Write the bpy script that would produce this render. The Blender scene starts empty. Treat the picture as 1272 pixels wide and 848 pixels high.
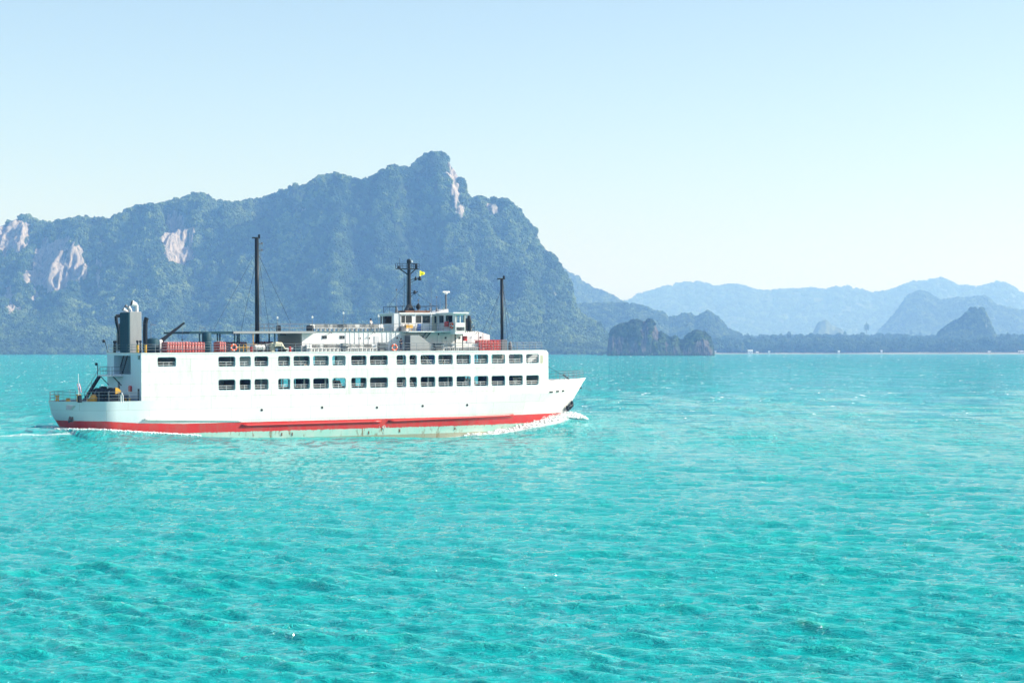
import bpy, bmesh, math, random
import numpy as np
from mathutils import Vector, Matrix
random.seed(7)
RNG = np.random.default_rng(7)
S = bpy.context.scene
C = bpy.data.collections.new("scene"); S.collection.children.link(C)
R = math.radians

# ------------------------------------------------------------------ camera, sky, sun, exposure
F, HZ, CAMH = 2544.0, 434.0, 11.0          # focal length and horizon row in photograph pixels, eye height on the other ferry
cd = bpy.data.cameras.new("camera"); cam = bpy.data.objects.new("camera", cd); C.objects.link(cam)
cam.location = (0, 0, CAMH); cam.rotation_euler = (R(90) + math.atan(10 / F), 0, 0)
cd.sensor_width = 36; cd.lens = F / 1272 * 36; cd.clip_start = 0.5; cd.clip_end = 60000
S.camera = cam
SUN_EL, SUN_AZ = R(31), R(2)               # azimuth measured from +x (right) towards +y (away)
w = bpy.data.worlds.new("World"); S.world = w; w.use_nodes = True
nt = w.node_tree; nt.nodes.clear()
sky = nt.nodes.new("ShaderNodeTexSky"); sky.sky_type = 'NISHITA'; sky.sun_disc = False
sky.sun_elevation = SUN_EL; sky.sun_rotation = R(90) - SUN_AZ
sky.air_density = 1.0; sky.dust_density = 1.1; sky.ozone_density = 0.7
bg = nt.nodes.new("ShaderNodeBackground"); bg.inputs[1].default_value = 0.115
wo = nt.nodes.new("ShaderNodeOutputWorld")
nt.links.new(sky.outputs[0], bg.inputs[0]); nt.links.new(bg.outputs[0], wo.inputs[0])
ld = bpy.data.lights.new("sun", 'SUN'); ld.energy = 4.7; ld.angle = R(0.53); ld.color = (1.0, 0.95, 0.86)
sun = bpy.data.objects.new("sun", ld); C.objects.link(sun)
sd = Vector((math.cos(SUN_EL) * math.cos(SUN_AZ), math.cos(SUN_EL) * math.sin(SUN_AZ), math.sin(SUN_EL)))
sun.rotation_euler = sd.to_track_quat('Z', 'Y').to_euler(); sun.location = (300, 0, 300)
S.view_settings.view_transform = 'Standard'; S.view_settings.look = 'None'
S.view_settings.exposure = 0.70; S.view_settings.gamma = 1
S.cycles.volume_bounces = 1

# ------------------------------------------------------------------ materials
def newmat(name):
    m = bpy.data.materials.new(name); m.use_nodes = True
    return m, m.node_tree, m.node_tree.nodes["Principled BSDF"]
def N(t, typ, **k):
    n = t.nodes.new(typ)
    for a, b in k.items(): setattr(n, a, b)
    return n
def L(t, a, b): t.links.new(a, b)
def noise(t, scale, detail=4, vec=None, rough=0.55, dist=0.0):
    n = N(t, "ShaderNodeTexNoise"); n.inputs["Scale"].default_value = scale
    n.inputs["Detail"].default_value = detail; n.inputs["Roughness"].default_value = rough
    n.inputs["Distortion"].default_value = dist
    if vec is not None: L(t, vec, n.inputs["Vector"])
    return n
def ramp(t, fac, stops, interp='LINEAR'):
    r = N(t, "ShaderNodeValToRGB"); r.color_ramp.interpolation = interp
    e = r.color_ramp.elements
    while len(e) < len(stops): e.new(0.5)
    for i, (p, c) in enumerate(stops):
        e[i].position = p; e[i].color = tuple(c) + (1,) if len(c) == 3 else c
    L(t, fac, r.inputs[0]); return r
def mapping(t, scale=(1, 1, 1), out="Object"):
    c = N(t, "ShaderNodeTexCoord"); m = N(t, "ShaderNodeMapping"); m.inputs["Scale"].default_value = scale
    L(t, c.outputs[out], m.inputs[0]); return m.outputs[0]
def mix(t, fac, a, b, mode='MIX'):
    m = N(t, "ShaderNodeMix"); m.data_type = 'RGBA'; m.blend_type = mode
    for s, v in ((m.inputs[0], fac), (m.inputs[6], a), (m.inputs[7], b)):
        if hasattr(v, "links") or hasattr(v, "is_linked"): L(t, v, s)
        elif isinstance(v, tuple): s.default_value = v if len(v) == 4 else v + (1,)
        else: s.default_value = v
    return m.outputs[2]
def math_(t, op, a, b=None, clamp=False):
    m = N(t, "ShaderNodeMath"); m.operation = op; m.use_clamp = clamp
    for s, v in zip(m.inputs, (a, b)):
        if v is None: continue
        if hasattr(v, "is_linked"): L(t, v, s)
        else: s.default_value = v
    return m.outputs[0]
def bump(t, p, h, strength, dist):
    b = N(t, "ShaderNodeBump"); b.inputs["Strength"].default_value = strength; b.inputs["Distance"].default_value = dist
    L(t, h, b.inputs["Height"]); L(t, b.outputs[0], p.inputs["Normal"]); return b

def plates(t):
    """steel plating: each plate a touch different, a thin weld line between"""
    c = N(t, "ShaderNodeTexCoord"); s = N(t, "ShaderNodeSeparateXYZ"); L(t, c.outputs["Object"], s.inputs[0])
    k = N(t, "ShaderNodeCombineXYZ"); L(t, s.outputs[0], k.inputs[0]); L(t, s.outputs[2], k.inputs[1])
    b = N(t, "ShaderNodeTexBrick"); L(t, k.outputs[0], b.inputs["Vector"]); b.inputs["Scale"].default_value = 1.0
    b.inputs["Brick Width"].default_value = 5.6; b.inputs["Row Height"].default_value = 1.62; b.inputs["Mortar Size"].default_value = 0.022; b.inputs["Mortar Smooth"].default_value = 0.4
    b.inputs["Color1"].default_value = (1, 1, 1, 1); b.inputs["Color2"].default_value = (0.93, 0.935, 0.94, 1); b.inputs["Mortar"].default_value = (0.62, 0.62, 0.60, 1)
    return b.outputs["Color"]
def paint(name, col, rough=0.45, dirt=0.25, dirtcol=None, scale=1.3, metal=0.0):
    """plain painted or plain coloured surface with weather streaks running down"""
    m, t, p = newmat(name)
    v = mapping(t, (scale, scale, scale * 0.22)); n = noise(t, 1.6, 6, v, 0.65)
    v2 = mapping(t); n2 = noise(t, 7, 3, v2)
    f = ramp(t, n.outputs[0], [(0.45, (0, 0, 0)), (0.78, (1, 1, 1))])
    dc = dirtcol or tuple(c * 0.55 + 0.03 for c in col)
    f2 = math_(t, 'MULTIPLY', f.outputs[0], dirt)
    c1 = mix(t, f2, col, dc)
    if name == 'white_ship_paint': c1 = mix(t, 1.0, c1, plates(t), 'MULTIPLY')
    L(t, c1, p.inputs["Base Color"])
    rr = ramp(t, n2.outputs[0], [(0.3, (rough * .8,) * 3), (0.7, (min(1, rough * 1.25),) * 3)])
    if max(col) < 0.1: p.inputs["Specular IOR Level"].default_value = 0.18
    L(t, rr.outputs[0], p.inputs["Roughness"]); p.inputs["Metallic"].default_value = metal
    return m
M = {}
M['white'] = paint("white_ship_paint", (0.80, 0.785, 0.755), 0.4, 0.60, (0.48, 0.46, 0.41), 0.8)
M['white2'] = paint("white_deckhouse_paint", (0.78, 0.79, 0.80), 0.4, 0.25, (0.50, 0.44, 0.36), 1.5)
M['aft'] = paint("shade_tinted_white_paint", (0.52, 0.66, 0.74), 0.5, 0.2, (0.40, 0.46, 0.48), 1.0)  # white paint with the aft wall's blue shade mixed into its colour
M['inner'] = paint("interior_paint", (0.52, 0.58, 0.62), 0.6, 0.3)
M['deck'] = paint("green_grey_deck", (0.14, 0.19, 0.19), 0.7, 0.5, (0.10, 0.08, 0.06))
M['black'] = paint("black_paint", (0.012, 0.018, 0.024), 0.45, 0.12, (0.09, 0.07, 0.06))
M['steelgrey'] = paint("grey_steel_paint", (0.33, 0.34, 0.35), 0.5, 0.35)
M['darkgrey'] = paint("dark_grey_paint", (0.12, 0.13, 0.15), 0.5, 0.3)
M['teal'] = paint("dark_teal_paint", (0.018, 0.065, 0.09), 0.6, 0.25, (0.10, 0.08, 0.06))
M['rail'] = paint("rail_paint", (0.16, 0.20, 0.23), 0.45, 0.4, (0.20, 0.10, 0.05))
M['whiterail'] = paint("white_rail_paint", (0.72, 0.74, 0.75), 0.45, 0.3, (0.35, 0.2, 0.12))
M['red'] = paint("red_paint", (0.62, 0.035, 0.03), 0.4, 0.3, (0.35, 0.06, 0.04))
M['yellow'] = paint("yellow_paint", (0.72, 0.38, 0.03), 0.45, 0.4, (0.25, 0.11, 0.03))
M['flagyellow'] = paint("yellow_cloth", (0.85, 0.75, 0.02), 0.8, 0.1)
M['blue'] = paint("blue_paint", (0.03, 0.13, 0.42), 0.5, 0.2)
M['curtain'] = paint("pale_blue_curtain", (0.42, 0.60, 0.66), 0.8, 0.3)
M['orange'] = paint("orange_ring", (0.80, 0.12, 0.04), 0.5, 0.2)
M['tarp'] = paint("beige_tarpaulin", (0.55, 0.53, 0.40), 0.85, 0.5, (0.28, 0.27, 0.2), 3)
M['rust'] = paint("rusty_steel", (0.16, 0.09, 0.06), 0.8, 0.6, (0.3, 0.12, 0.05))
M['skin'] = paint("skin", (0.36, 0.19, 0.12), 0.6, 0.1)
M['hair'] = paint("dark_hair", (0.012, 0.010, 0.010), 0.6, 0.0)
M['shirtw'] = paint("white_cloth", (0.75, 0.75, 0.74), 0.9, 0.1)
M['shirtd'] = paint("navy_cloth", (0.02, 0.03, 0.07), 0.9, 0.1)
M['shirtg'] = paint("green_cloth", (0.10, 0.65, 0.08), 0.9, 0.1)
M['wood'] = paint("weathered_timber", (0.13, 0.09, 0.06), 0.8, 0.3)
M['tin'] = paint("pale_tin_roof", (0.62, 0.63, 0.66), 0.5, 0.3)
m, t, p = newmat("dark_glass"); p.inputs["Base Color"].default_value = (0.02, 0.035, 0.045, 1)
p.inputs["Roughness"].default_value = 0.08; M['glass'] = m
m, t, p = newmat("clear_glass"); p.inputs["Base Color"].default_value = (0.8, 0.9, 0.92, 1)
p.inputs["Roughness"].default_value = 0.03; p.inputs["Transmission Weight"].default_value = 1; p.inputs["IOR"].default_value = 1.05; M['clear'] = m

# hull: white topsides, red boot band, pale green bottom paint, rust and streaks; true paint edges at fixed heights on the hull
def hull_mat():
    m, t, p = newmat("hull_paint")
    tc = N(t, "ShaderNodeTexCoord"); sx = N(t, "ShaderNodeSeparateXYZ"); L(t, tc.outputs["Object"], sx.inputs[0])
    wob = noise(t, 0.8, 6, tc.outputs["Object"], 0.7)
    wv = math_(t, 'MULTIPLY', math_(t, 'SUBTRACT', wob.outputs[0], 0.5), 0.10)
    z = math_(t, 'ADD', sx.outputs[2], wv)
    xs = math_(t, 'MULTIPLY', sx.outputs[0], 1.0)
    st = noise(t, 1.0, 6, mapping(t, (0.9, 0.9, 0.12)), 0.7)
    st2 = noise(t, 1.0, 5, mapping(t, (3.2, 3.2, 0.35)), 0.6)
    blot = noise(t, 0.35, 5, tc.outputs["Object"], 0.6)
    white = mix(t, math_(t, 'MULTIPLY', ramp(t, st.outputs[0], [(0.48, (0, 0, 0)), (0.75, (1, 1, 1))]).outputs[0], 0.35), (0.80, 0.785, 0.755), (0.56, 0.57, 0.54))
    white = mix(t, math_(t, 'MULTIPLY', ramp(t, st2.outputs[0], [(0.60, (0, 0, 0)), (0.80, (1, 1, 1))]).outputs[0], 0.25), white, (0.50, 0.36, 0.26))
    # aft topsides: slightly cyan paint, tint deepened to carry the transom's blue shade
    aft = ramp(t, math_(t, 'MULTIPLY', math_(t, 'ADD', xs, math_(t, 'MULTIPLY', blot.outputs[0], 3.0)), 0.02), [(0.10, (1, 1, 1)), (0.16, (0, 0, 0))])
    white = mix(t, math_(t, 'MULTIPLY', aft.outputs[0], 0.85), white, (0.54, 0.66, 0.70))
    red = mix(t, ramp(t, st.outputs[0], [(0.40, (0, 0, 0)), (0.75, (1, 1, 1))]).outputs[0], (0.66, 0.028, 0.028), (0.50, 0.10, 0.08))
    grn = mix(t, ramp(t, blot.outputs[0], [(0.42, (0, 0, 0)), (0.62, (1, 1, 1))]).outputs[0], (0.36, 0.60, 0.53), (0.50, 0.62, 0.55))
    rs = noise(t, 1.0, 6, mapping(t, (1.6, 1.6, 0.5)), 0.7)
    grn = mix(t, ramp(t, rs.outputs[0], [(0.56, (0, 0, 0)), (0.66, (1, 1, 1))]).outputs[0], grn, (0.24, 0.16, 0.09))
    low = ramp(t, math_(t, 'ADD', z, 2.0), [(0.0, (1, 1, 1)), (1.0, (0, 0, 0))])
    low = math_(t, 'MULTIPLY', math_(t, 'LESS_THAN', z, -0.85), 0.65)
    grn = mix(t, low, grn, (0.30, 0.20, 0.11))
    rise = ramp(t, math_(t, 'MULTIPLY', math_(t, 'ADD', xs, 6.0), 0.05), [(0.0, (.30, .30, .30)), (0.3, (.26, .26, .26)), (0.5, (.10, .10, .10)), (0.8, (0, 0, 0))])
    isred = math_(t, 'LESS_THAN', math_(t, 'SUBTRACT', z, math_(t, 'MULTIPLY', rise.outputs[0], 2.0)), 1.36); isg = math_(t, 'LESS_THAN', math_(t, 'ADD', z, math_(t, 'MULTIPLY', math_(t, 'SUBTRACT', st2.outputs[0], 0.5), 0.35)), 0.10)
    white = mix(t, 1.0, white, plates(t), 'MULTIPLY')
    c = mix(t, isred, white, red); c = mix(t, isg, c, grn)
    L(t, c, p.inputs["Base Color"]); p.inputs["Roughness"].default_value = 0.38
    pl = noise(t, 1.0, 2, mapping(t, (0.35, 0.35, 0.5)))
    bump(t, p, pl.outputs[0], 0.35, 0.12)
    return m
M['hull'] = hull_mat()

def foliage(name, a, b, c):
    m, t, p = newmat(name)
    oi = N(t, "ShaderNodeObjectInfo"); n = noise(t, 0.9, 3, mapping(t))
    ge = N(t, "ShaderNodeNewGeometry"); wn = noise(t, 0.007, 4, ge.outputs["Position"], 0.6)
    f = math_(t, 'ADD', math_(t, 'MULTIPLY', oi.outputs["Random"], 0.5), math_(t, 'MULTIPLY', n.outputs[0], 0.25))
    f = math_(t, 'ADD', f, math_(t, 'MULTIPLY', math_(t, 'SUBTRACT', wn.outputs[0], 0.36), 1.3))
    r = ramp(t, f, [(0.1, a), (0.55, b), (0.95, c)])
    L(t, r.outputs[0], p.inputs["Base Color"]); p.inputs["Roughness"].default_value = 0.8
    p.inputs["Specular IOR Level"].default_value = 0.15
    return m
M['forest'] = foliage("forest_leaves", (0.010, 0.026, 0.014), (0.045, 0.085, 0.030), (0.170, 0.220, 0.070))
M['coast'] = foliage("coast_leaves", (0.020, 0.045, 0.024), (0.040, 0.080, 0.034), (0.08, 0.12, 0.045))
M['yleaf'] = foliage("yellowing_leaves", (0.16, 0.18, 0.05), (0.22, 0.22, 0.06), (0.30, 0.28, 0.08))
M['bark'] = paint("tree_bark", (0.12, 0.10, 0.08), 0.9, 0.4)

def rock_mat(name="limestone_and_scrub", dk=1.0, bd=9.0):
    m, t, p = newmat(name)
    at = N(t, "ShaderNodeAttribute"); at.attribute_name = "rock"
    v = mapping(t, (0.045, 0.045, 0.008) if dk == 1 else (0.10, 0.10, 0.03)); n = noise(t, 2.2, 8, v, 0.7, 0.6)
    n2 = noise(t, 0.05, 7, mapping(t), 0.7)
    rc = ramp(t, n.outputs[0], [(0.40, (0.14 * dk, 0.13 * dk, 0.14 * dk)), (0.50, (0.34 * dk, 0.31 * dk, 0.29 * dk)), (0.58, (0.42 * dk, 0.36 * dk, 0.33 * dk)), (0.74, (0.50 * (dk + .1), 0.45 * (dk + .1), 0.43 * (dk + .1)))])
    gc = ramp(t, n2.outputs[0], [(0.3, (0.02, 0.04, 0.018)), (0.7, (0.06, 0.09, 0.035))])
    f = math_(t, 'ADD', at.outputs["Fac"], math_(t, 'MULTIPLY', math_(t, 'SUBTRACT', n2.outputs[0], 0.5), 1.0))
    fm = ramp(t, f, [(0.44, (0, 0, 0)), (0.56, (1, 1, 1))])
    L(t, mix(t, fm.outputs[0], gc.outputs[0], rc.outputs[0]), p.inputs["Base Color"])
    p.inputs["Roughness"].default_value = 0.95; p.inputs["Specular IOR Level"].default_value = 0.1
    bump(t, p, n.outputs[0], 0.9, bd)
    return m
M['rock'] = rock_mat(); M['isletrock'] = rock_mat("dark_limestone", 0.28, 3.0)
def simple(name, a, b, scale, rough=0.9):
    m, t, p = newmat(name); n = noise(t, scale, 6, mapping(t), 0.65)
    r = ramp(t, n.outputs[0], [(0.3, a), (0.7, b)]); L(t, r.outputs[0], p.inputs["Base Color"])
    p.inputs["Roughness"].default_value = rough; return m
M['farhill'] = simple("distant_woodland", (0.03, 0.06, 0.03), (0.08, 0.11, 0.05), 0.02)
M['land'] = simple("coastal_ground", (0.10, 0.12, 0.06), (0.18, 0.17, 0.10), 0.01)
M['sand'] = simple("beach_sand", (0.30, 0.26, 0.21), (0.42, 0.37, 0.30), 0.03)

def sea_mat():
    m, t, p = newmat("turquoise_sea")
    tc = N(t, "ShaderNodeTexCoord")
    big = noise(t, 0.012, 4, tc.outputs["Object"])
    med = noise(t, 0.20, 5, mapping(t, (0.6, 1.0, 1)), 0.6)
    c = ramp(t, big.outputs[0], [(0.3, (0.0, 0.365, 0.37)), (0.7, (0.004, 0.41, 0.405))])
    at = N(t, "ShaderNodeAttribute"); at.attribute_name = "foam"
    ah = N(t, "ShaderNodeAttribute"); ah.attribute_name = "crest"
    c2 = mix(t, ah.outputs["Fac"], c.outputs[0], (0.02, 0.52, 0.44))
    fn = noise(t, 1.7, 8, mapping(t, (1, 1, 1)), 0.75, 0.6)
    fn2 = noise(t, 5.5, 6, mapping(t, (1, 1, 1)), 0.7, 0.4)
    fa = math_(t, 'ADD', math_(t, 'MULTIPLY', fn.outputs[0], 0.5), math_(t, 'MULTIPLY', fn2.outputs[0], 0.5))
    ff = math_(t, 'ADD', math_(t, 'MULTIPLY', at.outputs["Fac"], 0.50), fa)
    fm = ramp(t, ff, [(0.82, (0, 0, 0)), (0.96, (1, 1, 1))])
    fm0 = math_(t, 'MULTIPLY', fm.outputs[0], ramp(t, at.outputs["Fac"], [(0.02, (0, 0, 0)), (0.2, (1, 1, 1))]).outputs[0])
    L(t, mix(t, fm0, c2, (0.80, 0.84, 0.84)), p.inputs["Base Color"])
    p.inputs["Roughness"].default_value = 0.7; p.inputs["Specular IOR Level"].default_value = 0.0
    p.inputs["Coat IOR"].default_value = 1.42; p.inputs["Coat Roughness"].default_value = 0.04
    g1 = noise(t, 0.05, 6, mapping(t, (1.5, 0.30, 1)), 0.7, 0.3)          # gusts: rougher water shows more of its own colour
    gw = ramp(t, g1.outputs[0], [(0.36, (0.55,) * 3), (0.60, (1.0,) * 3)])
    L(t, math_(t, 'MULTIPLY', ramp(t, fm0, [(0, (1,) * 3), (1, (0.0,) * 3)]).outputs[0], gw.outputs[0]), p.inputs["Coat Weight"])
    n1 = noise(t, 2.0, 5, mapping(t, (0.50, 1.35, 1)), 0.66, 0.5)
    n3 = noise(t, 0.40, 4, mapping(t, (0.6, 1.25, 1)), 0.6, 0.6)
    n4 = noise(t, 0.11, 5, mapping(t, (1.9, 0.42, 1)), 0.68, 0.3)
    al = N(t, "ShaderNodeAttribute"); al.attribute_name = "lod"
    h = math_(t, 'ADD', math_(t, 'MULTIPLY', n1.outputs[0], 1.25), math_(t, 'MULTIPLY', n3.outputs[0], 0.6))
    h = math_(t, 'ADD', h, math_(t, 'MULTIPLY', math_(t, 'MULTIPLY', n4.outputs[0], al.outputs["Fac"]), 11.0))
    bb = bump(t, p, h, 1.0, 0.85); L(t, bb.outputs[0], p.inputs['Coat Normal'])
    bump(t, p, h, 0.48, 0.85)
    return m
M['sea'] = sea_mat()
# ------------------------------------------------------------------ helpers
def tag(o, label=None, cat=None, group=None, kind=None):
    if label: o['label'] = label
    if cat: o['category'] = cat
    if group: o['group'] = group
    if kind: o['kind'] = kind
    return o
def link(name, me, mat=None, parent=None, smooth=False):
    o = bpy.data.objects.new(name, me); C.objects.link(o)
    if mat is not None and not me.materials: me.materials.append(mat)
    if parent is not None: o.parent = parent
    if smooth: me.shade_smooth()
    return o
def empty(name, loc=(0, 0, 0), parent=None, rz=0):
    o = bpy.data.objects.new(name, None); C.objects.link(o); o.location = loc; o.rotation_euler = (0, 0, rz)
    o.empty_display_size = 0.2
    if parent: o.parent = parent
    return o
def copy_tree(o, parent=None):
    c = o.copy(); C.objects.link(c)
    if parent is not None: c.parent = parent
    for ch in list(o.children): copy_tree(ch, c)
    return c

class MB:
    """collects simple solids; build() links them as ONE mesh object"""
    def __init__(s): s.v = []; s.f = []; s.m = []
    def add(s, vs, fs, mi=0):
        b = len(s.v); s.v += [tuple(v) for v in vs]; s.f += [tuple(b + i for i in f) for f in fs]; s.m += [mi] * len(fs); return s
    def box(s, c, d, rz=0, mi=0, taper=1.0):
        x, y, z = [a / 2 for a in d]; ca, sa = math.cos(rz), math.sin(rz); vs = []
        for k in (-1, 1):
            q = taper if k > 0 else 1
            for i, j in ((-1, -1), (1, -1), (1, 1), (-1, 1)):
                a, b = i * x * q, j * y * q
                vs.append((c[0] + a * ca - b * sa, c[1] + a * sa + b * ca, c[2] + k * z))
        return s.add(vs, [(3, 2, 1, 0), (4, 5, 6, 7), (0, 1, 5, 4), (1, 2, 6, 5), (2, 3, 7, 6), (3, 0, 4, 7)], mi)
    def rbox(s, c, d, r=0.08, mi=0):
        """box with chamfered vertical edges and top"""
        x, y, z = [a / 2 for a in d]; r = min(r, x * .8, y * .8)
        pr = [(-x + r, -y), (x - r, -y), (x, -y + r), (x, y - r), (x - r, y), (-x + r, y), (-x, y - r), (-x, -y + r)]
        vs = [(c[0] + a, c[1] + b, c[2] - z) for a, b in pr] + [(c[0] + a, c[1] + b, c[2] + z - r) for a, b in pr]
        vs += [(c[0] + a * (1 - r / x), c[1] + b * (1 - r / y), c[2] + z) for a, b in pr]
        fs = [tuple(range(7, -1, -1)), tuple(range(16, 24))]
        for k in (0, 8):
            for i in range(8): fs.append((k + i, k + (i + 1) % 8, k + 8 + (i + 1) % 8, k + 8 + i))
        return s.add(vs, fs, mi)
    def tube(s, a, b, r, n=6, r2=None, mi=0):
        a = Vector(a); b = Vector(b); d = (b - a)
        if d.length < 1e-6: return s
        d.normalize(); u = d.orthogonal().normalized(); v = d.cross(u); r2 = r if r2 is None else r2
        vs = []
        for p, q in ((a, r), (b, r2)):
            for i in range(n):
                t = 2 * math.pi * i / n; vs.append(p + u * q * math.cos(t) + v * q * math.sin(t))
        fs = [(i, (i + 1) % n, n + (i + 1) % n, n + i) for i in range(n)] + [tuple(range(n - 1, -1, -1)), tuple(range(n, 2 * n))]
        return s.add(vs, fs, mi)
    def path(s, pts, r, n=6, mi=0):
        for a, b in zip(pts[:-1], pts[1:]): s.tube(a, b, r, n, mi=mi)
        return s
    def sweep(s, pts, r, n=8, mi=0):
        pts = [Vector(p) for p in pts]; vs = []; m = len(pts)
        for i, p in enumerate(pts):
            d = (pts[min(i + 1, m - 1)] - pts[max(i - 1, 0)]).normalized(); u = d.cross(Vector((0, 0, 1))).normalized(); v = d.cross(u)
            for k in range(n): a = 2 * math.pi * k / n; vs.append(p + u * r * math.cos(a) + v * r * math.sin(a))
        fs = [(i * n + k, i * n + (k + 1) % n, (i + 1) * n + (k + 1) % n, (i + 1) * n + k) for i in range(m - 1) for k in range(n)] + [tuple(range(n - 1, -1, -1)), tuple(range((m - 1) * n, m * n))]
        return s.add(vs, fs, mi)
    def lathe(s, base, prof, n=16, axis=(0, 0, 1), mi=0):
        ax = Vector(axis).normalized(); u = ax.orthogonal().normalized(); v = ax.cross(u); base = Vector(base); vs = []
        for (r, h) in prof:
            for i in range(n):
                t = 2 * math.pi * i / n; vs.append(base + ax * h + u * r * math.cos(t) + v * r * math.sin(t))
        fs = [(k * n + i, k * n + (i + 1) % n, (k + 1) * n + (i + 1) % n, (k + 1) * n + i) for k in range(len(prof) - 1) for i in range(n)]
        fs += [tuple(range(n - 1, -1, -1)), tuple(range((len(prof) - 1) * n, len(prof) * n))]
        return s.add(vs, fs, mi)
    def torus(s, c, Rr, r, axis=(0, 1, 0), n=20, k=8, mi=0, a0=0, a1=2 * math.pi):
        ax = Vector(axis).normalized(); u = ax.orthogonal().normalized(); v = ax.cross(u); c = Vector(c); vs = []
        for i in range(n):
            t = a0 + (a1 - a0) * i / n; d = u * math.cos(t) + v * math.sin(t)
            for j in range(k):
                q = 2 * math.pi * j / k; vs.append(c + d * (Rr + r * math.cos(q)) + ax * r * math.sin(q))
        fs = [(i * k + j, ((i + 1) % n) * k + j, ((i + 1) % n) * k + (j + 1) % k, i * k + (j + 1) % k) for i in range(n) for j in range(k)]
        return s.add(vs, fs, mi)
    def prism(s, pts, d, mi=0):
        """closed outline pts (3d, planar) extruded by vector d"""
        n = len(pts); d = Vector(d); vs = [Vector(p) for p in pts] + [Vector(p) + d for p in pts]
        return s.add(vs, [tuple(range(n - 1, -1, -1)), tuple(range(n, 2 * n))] + [(i, (i + 1) % n, n + (i + 1) % n, n + i) for i in range(n)], mi)
    def mesh(s, name, mats):
        me = bpy.data.meshes.new(name); me.from_pydata(s.v, [], s.f)
        for m in (mats if isinstance(mats, (list, tuple)) else [mats]): me.materials.append(m)
        if len(me.materials) > 1: me.polygons.foreach_set("material_index", s.m)
        bm = bmesh.new(); bm.from_mesh(me); bmesh.ops.recalc_face_normals(bm, faces=bm.faces); bm.to_mesh(me); bm.free()
        return me
    def build(s, name, mats, parent=None, bev=0, smooth=False):
        o = link(name, s.mesh(name, mats), parent=parent)
        if smooth: o.data.shade_auto_smooth(angle=R(40)) if hasattr(o.data, "shade_auto_smooth") else o.data.shade_smooth()
        if bev:
            b = o.modifiers.new("bevel", 'BEVEL'); b.width = bev; b.segments = 2; b.limit_method = 'ANGLE'
        return o

def vnoise(x, y, seed=0):
    xi = np.floor(x).astype(np.int64); yi = np.floor(y).astype(np.int64); xf = x - xi; yf = y - yi
    def h(a, b):
        n = (a * 374761393 + b * 668265263 + seed * 974711) & 0x7fffffff
        n = ((n ^ (n >> 13)) * 1274126177) & 0x7fffffff
        return ((n ^ (n >> 16)) & 0xffff) / 65535.0
    u = xf * xf * xf * (xf * (xf * 6 - 15) + 10); v = yf * yf * yf * (yf * (yf * 6 - 15) + 10)
    return (h(xi, yi) * (1 - u) + h(xi + 1, yi) * u) * (1 - v) + (h(xi, yi + 1) * (1 - u) + h(xi + 1, yi + 1) * u) * v
def fbm(x, y, oct=5, seed=0, gain=0.5, ridged=False):
    a = 1; s = 0; tot = 0
    for k in range(oct):
        n = vnoise(x * 2 ** k + 17.3 * k, y * 2 ** k - 9.1 * k, seed + k)
        if ridged: n = 1 - np.abs(2 * n - 1)
        s = s + a * n; tot += a; a *= gain
    return s / tot
def grid_mesh(name, X, Y, Z):
    r, c = X.shape; me = bpy.data.meshes.new(name)
    co = np.stack([X, Y, Z], -1).reshape(-1, 3).astype(np.float32)
    me.vertices.add(r * c); me.vertices.foreach_set("co", co.ravel())
    i = np.arange((r - 1) * (c - 1)); a = (i // (c - 1)) * c + i % (c - 1)
    q = np.stack([a, a + 1, a + c + 1, a + c], -1).astype(np.int32)
    me.loops.add(q.size); me.loops.foreach_set("vertex_index", q.ravel())
    me.polygons.add(len(q)); me.polygons.foreach_set("loop_start", np.arange(0, q.size, 4, dtype=np.int32))
    me.update(calc_edges=True); me.validate()
    return me
def vattr(me, name, v):
    a = me.attributes.new(name, 'FLOAT', 'POINT'); a.data.foreach_set("value", np.asarray(v, np.float32).ravel())

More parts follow.
